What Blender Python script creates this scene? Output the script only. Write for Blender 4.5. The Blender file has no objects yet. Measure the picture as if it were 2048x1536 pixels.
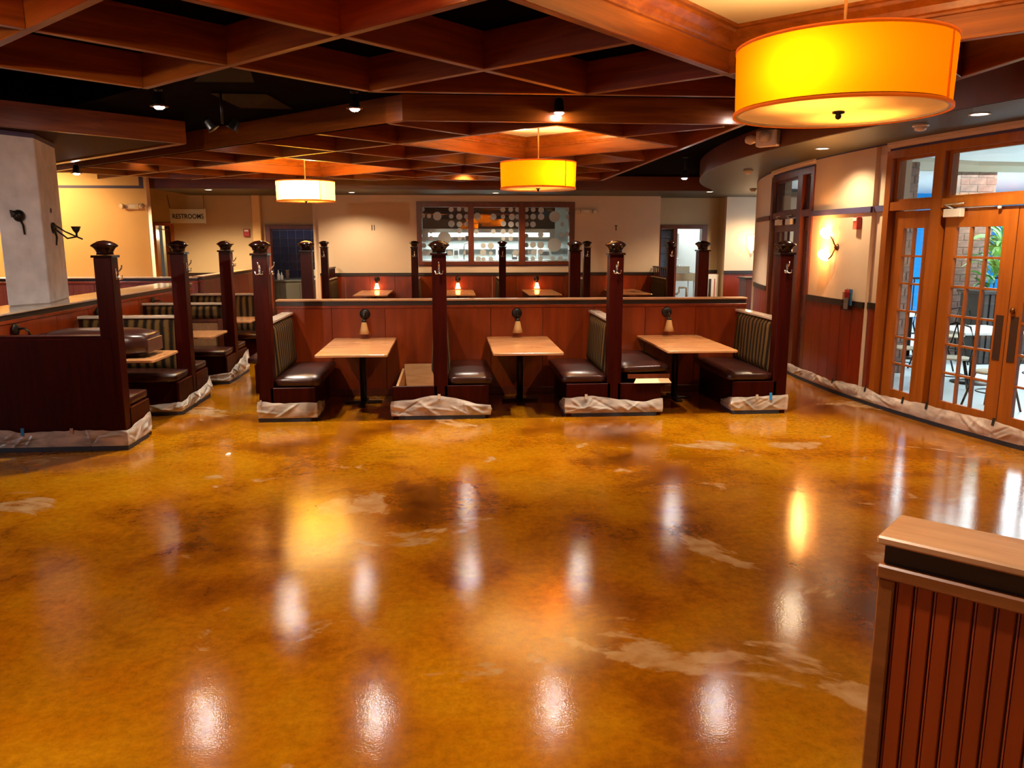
import bpy, bmesh, math, random
from mathutils import Vector, Matrix, noise as mnoise
from mathutils.geometry import tessellate_polygon
random.seed(7)
R_=math.radians
scene=bpy.context.scene
COL=scene.collection
# ------------------------------------------------------------------ camera
cam=bpy.data.cameras.new('camera'); cam_o=bpy.data.objects.new('camera',cam); COL.objects.link(cam_o)
cam.sensor_width=36.0; cam.lens=36.0*1580/2048; cam.clip_start=0.05; cam.clip_end=200
cam_o.location=(0,0,1.95); cam_o.rotation_euler=(R_(90-10.26),0,R_(-4.5))
scene.camera=cam_o
# ------------------------------------------------------------------ world, exposure
w=bpy.data.worlds.new('world'); scene.world=w; w.use_nodes=True
w.node_tree.nodes['Background'].inputs[0].default_value=(1.0,0.85,0.7,1); w.node_tree.nodes['Background'].inputs[1].default_value=0.03
scene.view_settings.view_transform='Standard'; scene.view_settings.look='None'
scene.view_settings.exposure=1.3; scene.view_settings.gamma=1.0; scene.view_settings.use_curve_mapping=False
scene.cycles.use_denoising=True
scene.cycles.max_bounces=7; scene.cycles.diffuse_bounces=4; scene.cycles.glossy_bounces=4
scene.cycles.transparent_max_bounces=12; scene.cycles.caustics_reflective=False; scene.cycles.caustics_refractive=False
scene.cycles.sample_clamp_indirect=6.0; scene.cycles.blur_glossy=0.3
WARM=(1.0,0.74,0.30); SPOTC=(1.0,0.88,0.70); COOL=(0.80,0.93,1.0)
def area(name,loc,rot,sx,sy,power,col):
    l=bpy.data.lights.new(name,'AREA'); l.shape='RECTANGLE'; l.size=sx; l.size_y=sy; l.energy=power; l.color=col
    o=bpy.data.objects.new(name,l); o.location=loc; o.rotation_euler=rot; COL.objects.link(o); return o
def point(name,loc,power,col,rad=0.04):
    l=bpy.data.lights.new(name,'POINT'); l.energy=power; l.color=col; l.shadow_soft_size=rad
    o=bpy.data.objects.new(name,l); o.location=loc; COL.objects.link(o); return o
def spot(name,loc,power,col,ang=95,blend=0.7,rad=0.05,rot=(0,0,0)):
    l=bpy.data.lights.new(name,'SPOT'); l.energy=power; l.color=col; l.spot_size=R_(ang); l.spot_blend=blend; l.shadow_soft_size=rad
    o=bpy.data.objects.new(name,l); o.location=loc; o.rotation_euler=rot; COL.objects.link(o); return o
area('courtyard_daylight',(10.6,11.5,3.04),(0,0,0),5.0,9.0,420,(0.86,0.95,1.0))
area('kitchen_tube_light',(1.1,22.6,1.96),(0,0,0),3.4,0.7,105,(0.92,1.0,0.95))
area('cool_side_fill',(-10.7,2.5,1.9),(0,R_(-90),0),2.0,5.0,50,(0.80,0.84,1.0))  # added cool fill from the side; no window is built there
point('restroom_passage_light',(-6.95,20.9,2.1),7,(1.0,0.85,0.55),0.1)
point('service_nook_fill',(-3.9,20.9,2.75),8,(0.85,0.9,1.0),0.1)  # added point lamp without a fixture, brightens the dark tiled nook
area('prep_room_light',(6.4,23.2,2.95),(0,0,0),1.8,1.5,45,(0.95,1.0,0.98))
# ------------------------------------------------------------------ materials
def newmat(name):
    m=bpy.data.materials.new(name); m.use_nodes=True; nt=m.node_tree
    return m,nt,nt.nodes['Principled BSDF']
def N(nt,t,**k):
    n=nt.nodes.new(t)
    for a,b in k.items():
        if hasattr(n,a): setattr(n,a,b)
        else: n.inputs[a.replace('_',' ')].default_value=b
    return n
def ramp(nt,fac,stops):
    r=nt.nodes.new('ShaderNodeValToRGB'); el=r.color_ramp.elements
    while len(el)<len(stops): el.new(0.5)
    for e,(p,c) in zip(el,stops): e.position=p; e.color=(*c,1)
    nt.links.new(fac,r.inputs[0]); return r
def coords(nt,scale=(1,1,1),kind='Object',rot=(0,0,0)):
    tc=nt.nodes.new('ShaderNodeTexCoord'); mp=nt.nodes.new('ShaderNodeMapping'); mp.inputs['Scale'].default_value=scale; mp.inputs['Rotation'].default_value=rot
    nt.links.new(tc.outputs[kind],mp.inputs[0]); return mp.outputs[0]
def mul(c,f): return tuple(min(1,x*f) for x in c)
def plain(name,col,rough=0.5,metal=0.0,spec=0.5,vary=0.0,vscale=6,emit=None,es=0,bump=0,bscale=60,coat=0):
    m,nt,b=newmat(name)
    b.inputs['Base Color'].default_value=(*col,1); b.inputs['Roughness'].default_value=rough; b.inputs['Metallic'].default_value=metal
    b.inputs['Specular IOR Level'].default_value=spec; b.inputs['Coat Weight'].default_value=coat
    if vary>0 or bump>0:
        v=coords(nt)
    if vary>0:
        n=N(nt,'ShaderNodeTexNoise',Scale=vscale,Detail=5.0); nt.links.new(v,n.inputs['Vector'])
        r=ramp(nt,n.outputs[0],[(0.3,mul(col,1-vary)),(0.7,mul(col,1+vary))]); nt.links.new(r.outputs[0],b.inputs['Base Color'])
    if bump>0:
        n2=N(nt,'ShaderNodeTexNoise',Scale=bscale,Detail=4.0); nt.links.new(v,n2.inputs['Vector'])
        bp=N(nt,'ShaderNodeBump',Strength=bump,Distance=0.01); nt.links.new(n2.outputs[0],bp.inputs['Height']); nt.links.new(bp.outputs[0],b.inputs['Normal'])
    if emit: b.inputs['Emission Color'].default_value=(*emit,1); b.inputs['Emission Strength'].default_value=es
    return m
def wood(name,dark,light,grain=(1.5,22,22),rough=0.3,spec=0.5,coat=0.0,rings=True):
    m,nt,b=newmat(name); v=coords(nt,grain)
    oi=nt.nodes.new('ShaderNodeObjectInfo'); ad=nt.nodes.new('ShaderNodeVectorMath'); ad.operation='ADD'
    sc=nt.nodes.new('ShaderNodeVectorMath'); sc.operation='SCALE'; sc.inputs['Scale'].default_value=37.0
    cb=nt.nodes.new('ShaderNodeCombineXYZ'); nt.links.new(oi.outputs['Random'],cb.inputs[0]); nt.links.new(oi.outputs['Random'],cb.inputs[1])
    nt.links.new(cb.outputs[0],sc.inputs[0]); nt.links.new(v,ad.inputs[0]); nt.links.new(sc.outputs[0],ad.inputs[1])
    n=N(nt,'ShaderNodeTexNoise',Scale=1.0,Detail=7.0,Roughness=0.62,Distortion=0.8); nt.links.new(ad.outputs[0],n.inputs['Vector'])
    r=ramp(nt,n.outputs[0],[(0.28,dark),(0.72,light)]); nt.links.new(r.outputs[0],b.inputs['Base Color'])
    b.inputs['Roughness'].default_value=rough; b.inputs['Specular IOR Level'].default_value=spec; b.inputs['Coat Weight'].default_value=coat; b.inputs['Coat Roughness'].default_value=0.12
    bp=N(nt,'ShaderNodeBump',Strength=0.08,Distance=0.004); nt.links.new(n.outputs[0],bp.inputs['Height']); nt.links.new(bp.outputs[0],b.inputs['Normal'])
    return m
M={}
M['beam']=wood('cherry_beam_wood',(0.115,0.0185,0.0013),(0.25,0.058,0.0040),(1.2,14,20),0.30,0.36)
M['post']=wood('mahogany_post_wood',(0.017,0.0010,0.0004),(0.036,0.0024,0.0008),(16,16,1.2),0.36,0.10,0.0)
M['panel']=wood('cherry_panel_wood',(0.12,0.012,0.0010),(0.24,0.030,0.0025),(6,6,0.8),0.30,0.5,0.15)
M['redpanel']=wood('red_wainscot_wood',(0.14,0.012,0.0018),(0.25,0.025,0.003),(9,9,0.8),0.32,0.5,0.1)
M['purplepanel']=wood('plum_beadboard_wood',(0.12,0.022,0.016),(0.20,0.045,0.032),(9,9,0.8),0.35,0.5)
M['fgpanel']=wood('near_beadboard_wood',(0.17,0.020,0.003),(0.27,0.036,0.005),(9,9,0.8),0.32,0.5,0.1)
M['trimwood']=wood('brown_ledge_wood',(0.15,0.040,0.009),(0.25,0.078,0.020),(2,14,14),0.3,0.5)
M['brownvinyl']=plain('brown_vinyl_end',(0.10,0.040,0.022),0.35)
M['darkband']=plain('dark_cap_band',(0.018,0.009,0.007),0.35)
M['cap']=wood('light_cap_wood',(0.34,0.15,0.06),(0.55,0.28,0.13),(2,14,14),0.28,0.5,0.2)
M['captop']=plain('pale_cap_laminate',(0.50,0.38,0.29),0.16,vary=0.1)
M['table']=wood('maple_table_laminate',(0.44,0.175,0.062),(0.58,0.27,0.105),(1.3,7,7),0.24,0.5,0.2)
M['doorwood']=wood('honey_door_wood',(0.25,0.058,0.0055),(0.40,0.112,0.0125),(9,9,0.8),0.32,0.5,0.1)
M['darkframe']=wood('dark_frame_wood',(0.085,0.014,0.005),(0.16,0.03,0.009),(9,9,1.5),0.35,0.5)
M['vinyl']=plain('burgundy_vinyl',(0.030,0.0075,0.0050),0.28,vary=0.25,vscale=4,bump=0.12,bscale=18)
M['cream']=plain('cream_wall_paint',(0.68,0.51,0.36),0.65,vary=0.04,vscale=1.5)
M['yellow']=plain('yellow_wall_paint',(0.76,0.50,0.21),0.65,vary=0.04,vscale=1.2)
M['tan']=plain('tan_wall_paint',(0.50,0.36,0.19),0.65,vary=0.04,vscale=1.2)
M['plaster']=plain('patched_plaster',(0.64,0.62,0.66),0.75,vary=0.16,vscale=5,bump=0.25,bscale=14)
M['black']=plain('black_ceiling_paint',(0.0020,0.0006,0.0005),1.0,spec=0.02)
M['blackgloss']=plain('black_gloss_panel',(0.012,0.006,0.003),0.6,spec=0.04)
M['bulkhead']=plain('dark_bulkhead_paint',(0.040,0.009,0.004),0.75,spec=0.08)
M['capgloss']=plain('glossy_dark_post_cap',(0.011,0.0022,0.0012),0.16,spec=0.3)
M['soffit']=plain('olive_soffit_paint',(0.040,0.033,0.017),0.5)
M['fascia']=plain('brown_fascia_paint',(0.12,0.026,0.010),0.4)
M['coffer']=plain('cream_coffer_paint',(0.58,0.42,0.27),0.7)
M['tape']=plain('navy_masking_tape',(0.060,0.050,0.135),0.6)
M['floortape']=plain('dark_blue_floor_tape',(0.018,0.021,0.032),0.55)
M['bluetape']=plain('bright_blue_tape',(0.01,0.20,0.50),0.6)
M['clearTape']=plain('tan_packing_tape',(0.42,0.29,0.21),0.3)
M['blacktape']=plain('black_tape_tab',(0.012,0.009,0.008),0.5)
M['white']=plain('white_plastic',(0.72,0.68,0.62),0.4)
M['ivory']=plain('ivory_plastic',(0.66,0.52,0.38),0.4)
M['red']=plain('red_alarm_plastic',(0.36,0.010,0.008),0.35)
M['iron']=plain('dark_iron',(0.020,0.013,0.010),0.35,metal=0.6)
M['chrome']=plain('polished_chrome',(0.88,0.84,0.80),0.2,metal=1.0)
M['brass']=plain('aged_bronze',(0.20,0.08,0.03),0.3,metal=0.9)
M['plate']=plain('bronze_push_plate',(0.075,0.04,0.028),0.42,metal=0.5)
M['steel']=plain('stainless_steel',(0.70,0.72,0.72),0.28,metal=0.9)
M['kwhite']=plain('kitchen_white_tile',(0.80,0.84,0.82),0.3)
M['kdark']=plain('kitchen_dark_ceiling',(0.020,0.014,0.012),0.5)
M['frost']=None
M['ply']=wood('bare_plywood',(0.40,0.20,0.08),(0.60,0.34,0.16),(3,14,14),0.55,0.3)
M['board']=plain('cream_hardboard',(0.80,0.52,0.28),0.5)
M['bluetile']=plain('blue_wall_tile',(0.020,0.020,0.042),0.15,vary=0.3,vscale=3)
M['bluetile2']=plain('bright_blue_wall_tile',(0.06,0.16,0.36),0.2,vary=0.2,vscale=3)
M['grout']=plain('grey_grout',(0.09,0.08,0.09),0.7)
M['counter']=plain('grey_counter_laminate',(0.10,0.095,0.075),0.4)
M['brick']=plain('brown_brick',(0.22,0.125,0.095),0.8,vary=0.35,vscale=7,bump=0.3,bscale=40)
M['mortar']=plain('pale_mortar',(0.27,0.20,0.16),0.9)
M['patio']=plain('pale_patio_tile',(0.62,0.70,0.74),0.35,vary=0.1,vscale=1.2)
M['pwhite']=plain('patio_white_paint',(0.78,0.80,0.80),0.6)
M['pbeige']=plain('patio_beige_paint',(0.50,0.42,0.30),0.7)
M['cyan']=plain('cyan_painted_wall',(0.004,0.33,0.85),0.5)
M['stone']=plain('blue_grey_stone',(0.30,0.42,0.55),0.7,vary=0.3,vscale=12)
M['leaf']=plain('green_leaf',(0.12,0.36,0.06),0.4,vary=0.5,vscale=9)
M['slat']=plain('dark_slat_wood',(0.03,0.02,0.016),0.5)
M['ttop']=plain('white_table_laminate',(0.85,0.86,0.84),0.3)
M['sign']=plain('grey_sign_panel',(0.62,0.66,0.60),0.35)
M['signink']=plain('black_sign_lettering',(0.01,0.01,0.012),0.5)
M['debris']=plain('white_paper_scrap',(0.9,0.85,0.75),0.6)
M['paperred']=plain('red_leaflet_print',(0.45,0.02,0.02),0.4)
M['paperblue']=plain('blue_leaflet_print',(0.03,0.14,0.32),0.4)
M['doorlight']=plain('lit_door_panel',(0.70,0.60,0.35),0.5)
def emis(name,col,s):
    m=bpy.data.materials.new(name); m.use_nodes=True; nt=m.node_tree; nt.nodes.clear()
    e=N(nt,'ShaderNodeEmission'); e.inputs[0].default_value=(*col,1); e.inputs[1].default_value=s
    o=nt.nodes.new('ShaderNodeOutputMaterial'); nt.links.new(e.outputs[0],o.inputs[0]); return m
M['bulb']=emis('spot_bulb_glow',(1.0,0.94,0.85),95)
M['can']=emis('downlight_glow',(1.0,0.84,0.60),6)
M['tube']=emis('kitchen_tube_glow',(0.90,1.0,0.95),1.6)
def frostmat():
    m=bpy.data.materials.new('frosted_vinyl'); m.use_nodes=True; nt=m.node_tree; nt.nodes.clear()
    t=N(nt,'ShaderNodeBsdfTranslucent'); t.inputs[0].default_value=(0.75,0.78,0.78,1); d=N(nt,'ShaderNodeBsdfDiffuse'); d.inputs[0].default_value=(0.72,0.72,0.72,1)
    a=nt.nodes.new('ShaderNodeMixShader'); a.inputs[0].default_value=0.55; nt.links.new(t.outputs[0],a.inputs[1]); nt.links.new(d.outputs[0],a.inputs[2])
    o=nt.nodes.new('ShaderNodeOutputMaterial'); nt.links.new(a.outputs[0],o.inputs[0]); return m
M['frost']=frostmat()
def shademat(name,col,tr,es):
    m=bpy.data.materials.new(name); m.use_nodes=True; nt=m.node_tree; nt.nodes.clear()
    t=N(nt,'ShaderNodeBsdfTranslucent'); t.inputs[0].default_value=(*tr,1)
    d=N(nt,'ShaderNodeBsdfDiffuse'); d.inputs[0].default_value=(*tr,1)
    mx=nt.nodes.new('ShaderNodeMixShader'); mx.inputs[0].default_value=0.3
    nt.links.new(t.outputs[0],mx.inputs[1]); nt.links.new(d.outputs[0],mx.inputs[2])
    e=N(nt,'ShaderNodeEmission'); e.inputs[0].default_value=(*col,1); e.inputs[1].default_value=es
    a=nt.nodes.new('ShaderNodeAddShader'); nt.links.new(mx.outputs[0],a.inputs[0]); nt.links.new(e.outputs[0],a.inputs[1])
    o=nt.nodes.new('ShaderNodeOutputMaterial'); nt.links.new(a.outputs[0],o.inputs[0]); return m
M['shade']=shademat('amber_fabric_shade',(1.0,0.30,0.001),(0.135,0.030,0.0002),0.02)
M['shadehot']=shademat('glowing_pale_shade',(1.0,0.6,0.1),(0.55,0.36,0.06),0.2)
M['shadetrim']=plain('orange_shade_trim',(0.75,0.12,0.01),0.6,emit=(1.0,0.16,0.002),es=0.12)
M['diffuser']=shademat('cream_diffuser',(1.0,0.60,0.20),(0.60,0.42,0.20),0.05)
M['litglass']=shademat('lit_frosted_glass',(1.0,0.60,0.26),(0.9,0.7,0.4),1.5)
M['unlitglass']=plain('amber_frosted_glass',(0.50,0.27,0.10),0.25,spec=0.6)
def glassmat(name,tint,f=1.0):
    m=bpy.data.materials.new(name); m.use_nodes=True; nt=m.node_tree; nt.nodes.clear()
    t=N(nt,'ShaderNodeBsdfTransparent'); t.inputs[0].default_value=(*tint,1)
    g=N(nt,'ShaderNodeBsdfGlossy'); g.inputs['Roughness'].default_value=0.01
    ge=nt.nodes.new('ShaderNodeNewGeometry'); dt=nt.nodes.new('ShaderNodeVectorMath'); dt.operation='DOT_PRODUCT'
    nt.links.new(ge.outputs['Normal'],dt.inputs[0]); nt.links.new(ge.outputs['Incoming'],dt.inputs[1])
    def mth(op,a,b):
        n=nt.nodes.new('ShaderNodeMath'); n.operation=op
        for k,x in enumerate((a,b)):
            if hasattr(x,'is_output'): nt.links.new(x,n.inputs[k])
            elif x is not None: n.inputs[k].default_value=x
        return n.outputs[0]
    c=mth('ABSOLUTE',dt.outputs['Value'],None); fr=mth('ADD',mth('MULTIPLY',mth('POWER',mth('SUBTRACT',1.0,c),5.0),0.95),0.045*f)
    mx=nt.nodes.new('ShaderNodeMixShader')
    nt.links.new(fr,mx.inputs[0]); nt.links.new(t.outputs[0],mx.inputs[1]); nt.links.new(g.outputs[0],mx.inputs[2])
    o=nt.nodes.new('ShaderNodeOutputMaterial'); nt.links.new(mx.outputs[0],o.inputs[0]); return m
M['glass']=glassmat('window_glass',(0.94,0.97,0.96),1.12)
M['glass2']=glassmat('double_glazing',(0.93,0.97,0.96),2.4)
M['acrylic']=glassmat('clear_acrylic',(0.85,0.80,0.78),1.1)
def filmmat():
    m,nt,b=newmat('clear_plastic_film'); b.inputs['Base Color'].default_value=(0.82,0.71,0.61,1); b.inputs['Roughness'].default_value=0.14; b.inputs['Specular IOR Level'].default_value=0.8
    v=coords(nt,(5,5,13)); n=N(nt,'ShaderNodeTexNoise',Scale=0.9,Detail=2.0,Distortion=0.5); nt.links.new(v,n.inputs['Vector'])
    ad=nt.nodes.new('ShaderNodeMix'); ad.data_type='RGBA'; ad.inputs[0].default_value=0.25; nt.links.new(v,ad.inputs[6]); nt.links.new(n.outputs[1],ad.inputs[7])
    vo=N(nt,'ShaderNodeTexVoronoi',Scale=1.3); vo.feature='SMOOTH_F1'; vo.inputs['Smoothness'].default_value=0.15; nt.links.new(ad.outputs[2],vo.inputs['Vector'])
    bp=N(nt,'ShaderNodeBump',Strength=0.18,Distance=0.012); nt.links.new(vo.outputs['Distance'],bp.inputs['Height']); nt.links.new(bp.outputs[0],b.inputs['Normal'])
    t=N(nt,'ShaderNodeBsdfTransparent'); t.inputs[0].default_value=(0.95,0.92,0.90,1)
    r=nt.nodes.new('ShaderNodeMapRange'); r.inputs['From Min'].default_value=0.35; r.inputs['From Max'].default_value=0.65; r.inputs['To Min'].default_value=0.40; r.inputs['To Max'].default_value=0.72
    nt.links.new(n.outputs[0],r.inputs[0]); mx=nt.nodes.new('ShaderNodeMixShader'); out=nt.nodes['Material Output']
    nt.links.new(r.outputs[0],mx.inputs[0]); nt.links.new(t.outputs[0],mx.inputs[1]); nt.links.new(b.outputs[0],mx.inputs[2]); nt.links.new(mx.outputs[0],out.inputs[0]); return m
M['film']=filmmat()
def fabricmat():
    m,nt,b=newmat('striped_booth_fabric'); v=coords(nt,(1,1,1))
    wv=N(nt,'ShaderNodeTexWave',Scale=3.1,Distortion=2.4,Detail=1.0); wv.wave_type='BANDS'; wv.bands_direction='Y'
    wv.inputs['Detail Scale'].default_value=1.0
    mp=nt.nodes.new('ShaderNodeMapping'); mp.inputs['Scale'].default_value=(0.3,1,0.9); nt.links.new(v,mp.inputs[0]); nt.links.new(mp.outputs[0],wv.inputs['Vector'])
    n=N(nt,'ShaderNodeTexNoise',Scale=70.0,Detail=3.0); nt.links.new(v,n.inputs['Vector'])
    mm=nt.nodes.new('ShaderNodeMath'); mm.operation='MULTIPLY_ADD'; mm.inputs[1].default_value=0.45; nt.links.new(n.outputs[0],mm.inputs[0])
    nt.links.new(wv.outputs[1],mm.inputs[2])
    r=ramp(nt,mm.outputs[0],[(0.34,(0.010,0.005,0.003)),(0.55,(0.030,0.015,0.006)),(0.80,(0.070,0.034,0.009)),(1.0,(0.10,0.052,0.015))]); nt.links.new(r.outputs[0],b.inputs['Base Color'])
    b.inputs['Roughness'].default_value=0.8; b.inputs['Specular IOR Level'].default_value=0.1; return m
M['fabric']=fabricmat()
def floormat():
    m,nt,b=newmat('stained_epoxy_concrete'); v=coords(nt)
    n1=N(nt,'ShaderNodeTexNoise',Scale=0.95,Detail=8.0,Roughness=0.60,Distortion=0.25); nt.links.new(v,n1.inputs['Vector'])
    r1=ramp(nt,n1.outputs[0],[(0.28,(0.11,0.026,0.001)),(0.41,(0.29,0.083,0.0015)),(0.50,(0.42,0.145,0.002)),(0.60,(0.46,0.185,0.004)),(0.72,(0.30,0.100,0.002))])
    nL=N(nt,'ShaderNodeTexNoise',Scale=0.42,Detail=3.0,Distortion=0.4); nt.links.new(v,nL.inputs['Vector']); rL=ramp(nt,nL.outputs[0],[(0.36,(0.52,0.42,0.35)),(0.58,(1.0,1.0,1.0))])
    mL=nt.nodes.new('ShaderNodeMix'); mL.data_type='RGBA'; mL.blend_type='MULTIPLY'; mL.inputs[0].default_value=0.9; nt.links.new(r1.outputs[0],mL.inputs[6]); nt.links.new(rL.outputs[0],mL.inputs[7])
    n2=N(nt,'ShaderNodeTexNoise',Scale=19.0,Detail=8.0,Roughness=0.78); nt.links.new(v,n2.inputs['Vector'])
    mx=nt.nodes.new('ShaderNodeMix'); mx.data_type='RGBA'; mx.blend_type='MULTIPLY'; mx.inputs[0].default_value=0.85
    r2=ramp(nt,n2.outputs[0],[(0.30,(0.55,0.50,0.35)),(0.62,(1.0,1.0,1.0))]); nt.links.new(mL.outputs[2],mx.inputs[6]); nt.links.new(r2.outputs[0],mx.inputs[7])
    mp=nt.nodes.new('ShaderNodeMapping'); mp.inputs['Location'].default_value=(3.7,1.9,0); nt.links.new(v,mp.inputs[0])
    n3=N(nt,'ShaderNodeTexNoise',Scale=1.05,Detail=8.0,Roughness=0.58,Distortion=0.6); nt.links.new(mp.outputs[0],n3.inputs['Vector'])
    r3=ramp(nt,n3.outputs[0],[(0.605,(0,0,0)),(0.635,(0.85,0.85,0.85))])
    n5=N(nt,'ShaderNodeTexNoise',Scale=9.0,Detail=5.0); nt.links.new(v,n5.inputs['Vector'])
    r5=ramp(nt,n5.outputs[0],[(0.35,(0.35,0.17,0.055)),(0.65,(0.46,0.27,0.13))])
    mx2=nt.nodes.new('ShaderNodeMix'); mx2.data_type='RGBA'; nt.links.new(r3.outputs[0],mx2.inputs[0]); nt.links.new(mx.outputs[2],mx2.inputs[6]); nt.links.new(r5.outputs[0],mx2.inputs[7])
    nt.links.new(mx2.outputs[2],b.inputs['Base Color'])
    b.inputs['Roughness'].default_value=0.11; b.inputs['Specular IOR Level'].default_value=0.62
    n4=N(nt,'ShaderNodeTexNoise',Scale=95.0,Detail=3.0); nt.links.new(v,n4.inputs['Vector'])
    b4=N(nt,'ShaderNodeBump',Strength=0.09,Distance=0.004); nt.links.new(n4.outputs[0],b4.inputs['Height'])
    n6=N(nt,'ShaderNodeTexNoise',Scale=3.0,Detail=3.0); nt.links.new(v,n6.inputs['Vector'])
    b6=N(nt,'ShaderNodeBump',Strength=0.05,Distance=0.03); nt.links.new(n6.outputs[0],b6.inputs['Height']); nt.links.new(b4.outputs[0],b6.inputs['Normal'])
    nt.links.new(b6.outputs[0],b.inputs['Normal']); return m
M['floor']=floormat()
# ------------------------------------------------------------------ mesh helpers
class MB:
    def __init__(s): s.v=[]; s.f=[]; s.sm=[]
    def add(s,vs,fs,smooth=False,mat=None):
        o=len(s.v)
        s.v+= [tuple(mat@Vector(p)) if mat else tuple(p) for p in vs]
        for f in fs: s.f.append(tuple(i+o for i in f)); s.sm.append(smooth)
        return s
    def box(s,x0,x1,y0,y1,z0,z1,mat=None):
        vs=[(x,y,z) for z in (z0,z1) for x,y in ((x0,y0),(x1,y0),(x1,y1),(x0,y1))]
        return s.add(vs,[(3,2,1,0),(4,5,6,7),(0,1,5,4),(1,2,6,5),(2,3,7,6),(3,0,4,7)],mat=mat)
    def tube(s,pts,r,n=8,caps=True,mat=None):
        pts=[Vector(p) for p in pts]; rs=r if isinstance(r,(list,tuple)) else [r]*len(pts)
        vs=[];fs=[];up=Vector((0,0,1))
        for i,p in enumerate(pts):
            d=(pts[min(i+1,len(pts)-1)]-pts[max(i-1,0)]).normalized()
            a=up if abs(d.dot(up))<0.95 else Vector((1,0,0))
            u=d.cross(a).normalized(); w2=d.cross(u).normalized()
            for k in range(n):
                t=2*math.pi*k/n; vs.append(p+(u*math.cos(t)+w2*math.sin(t))*rs[i])
        for i in range(len(pts)-1):
            for k in range(n): fs.append((i*n+k,i*n+(k+1)%n,(i+1)*n+(k+1)%n,(i+1)*n+k))
        if caps: fs.append(tuple(range(n))[::-1]); fs.append(tuple((len(pts)-1)*n+k for k in range(n)))
        return s.add(vs,fs,True,mat)
    def lathe(s,prof,c=(0,0,0),n=24,mat=None,close=True):
        vs=[];fs=[];m=len(prof)
        for k in range(n):
            t=2*math.pi*k/n
            for r,z in prof: vs.append((c[0]+r*math.cos(t),c[1]+r*math.sin(t),c[2]+z))
        for k in range(n):
            for i in range(m-1): fs.append((k*m+i,((k+1)%n)*m+i,((k+1)%n)*m+i+1,k*m+i+1))
        if close:
            if prof[0][0]>1e-5: fs.append(tuple(k*m for k in range(n))[::-1])
            if prof[-1][0]>1e-5: fs.append(tuple(k*m+m-1 for k in range(n)))
        return s.add(vs,fs,True,mat)
    def grid(s,fn,nu,nv,smooth=True,mat=None):
        vs=[fn(i/nu,j/nv) for j in range(nv+1) for i in range(nu+1)]
        fs=[(j*(nu+1)+i,j*(nu+1)+i+1,(j+1)*(nu+1)+i+1,(j+1)*(nu+1)+i) for j in range(nv) for i in range(nu)]
        return s.add(vs,fs,smooth,mat)
    def prism(s,poly,z0,z1,mat=None):
        n=len(poly); vs=[(x,y,z0) for x,y in poly]+[(x,y,z1) for x,y in poly]
        fs=[tuple(range(n))[::-1],tuple(range(n,2*n))]+[(i,(i+1)%n,n+(i+1)%n,n+i) for i in range(n)]
        return s.add(vs,fs,mat=mat)
    def arc(s,a0,a1,o0,o1,z0,z1):           # curved box on the right wall; o = offset into the room
        n=max(1,int(abs(a1-a0)/0.9)); vs=[];fs=[]
        for i in range(n+1):
            a=a0+(a1-a0)*i/n
            for o,z in ((o0,z0),(o1,z0),(o1,z1),(o0,z1)):
                x,y=wp(a,o); vs.append((x,y,z))
        for i in range(n):
            for k in range(4): fs.append((4*i+k,4*i+(k+1)%4,4*(i+1)+(k+1)%4,4*(i+1)+k))
        fs.append((3,2,1,0)); fs.append((4*n,4*n+1,4*n+2,4*n+3))
        return s.add(vs,fs)
    def pillow(s,x0,x1,y0,y1,z0,z1,r=0.03,puff=0.015,n=8,mat=None):   # rounded cushion block
        def prof(t,a,b,rr):
            return a+(b-a)*t
        bm=bmesh.new(); bmesh.ops.create_cube(bm,size=1.0)
        for v in bm.verts: v.co=Vector(((x0+x1)/2+v.co.x*(x1-x0),(y0+y1)/2+v.co.y*(y1-y0),(z0+z1)/2+v.co.z*(z1-z0)))
        bmesh.ops.subdivide_edges(bm,edges=bm.edges[:],cuts=4,use_grid_fill=True)
        cx,cy,cz=(x0+x1)/2,(y0+y1)/2,(z0+z1)/2; hx,hy,hz=(x1-x0)/2,(y1-y0)/2,(z1-z0)/2
        r=min(r,hx*0.98,hy*0.98,hz*0.98)
        for v in bm.verts:
            p=v.co-Vector((cx,cy,cz)); q=Vector((max(-hx+r,min(hx-r,p.x)),max(-hy+r,min(hy-r,p.y)),max(-hz+r,min(hz-r,p.z))))
            d=p-q
            if d.length>1e-6: d=d.normalized()*r
            u,w3,t=p.x/hx,p.y/hy,p.z/hz
            pz=puff*(1-u*u)*(1-w3*w3)*t
            v.co=Vector((cx,cy,cz))+q+d+Vector((0,0,pz))
        bm.verts.index_update(); vs=[v.co.copy() for v in bm.verts]; fs=[tuple(v.index for v in f.verts) for f in bm.faces]; bm.free()
        return s.add(vs,fs,True,mat)
    def mesh(s,name,bevel=0.0):
        me=bpy.data.meshes.new(name); me.from_pydata(s.v,[],s.f)
        me.polygons.foreach_set('use_smooth',s.sm)
        bm=bmesh.new(); bm.from_mesh(me)
        bmesh.ops.recalc_face_normals(bm,faces=bm.faces[:])
        if bevel>0:
            bmesh.ops.bevel(bm,geom=bm.edges[:],offset=bevel,segments=1,affect='EDGES',clamp_overlap=True)
        bm.to_mesh(me); bm.free(); me.update(); return me
def tag(o,label=None,cat=None,group=None,kind=None):
    if label: o['label']=label
    if cat: o['category']=cat
    if group: o['group']=group
    if kind: o['kind']=kind
    return o
def ob(name,mb,mat,parent=None,bevel=0.0,loc=None,rotz=None,label=None,cat=None,group=None,kind=None):
    me=mb if isinstance(mb,bpy.types.Mesh) else mb.mesh(name,bevel)
    m=M[mat] if isinstance(mat,str) else mat
    if not me.materials: me.materials.append(m)
    o=bpy.data.objects.new(name,me); COL.objects.link(o)
    if loc: o.location=loc
    if rotz is not None: o.rotation_euler=(0,0,rotz)
    if parent: o.parent=parent
    return tag(o,label,cat,group,kind)
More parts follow.
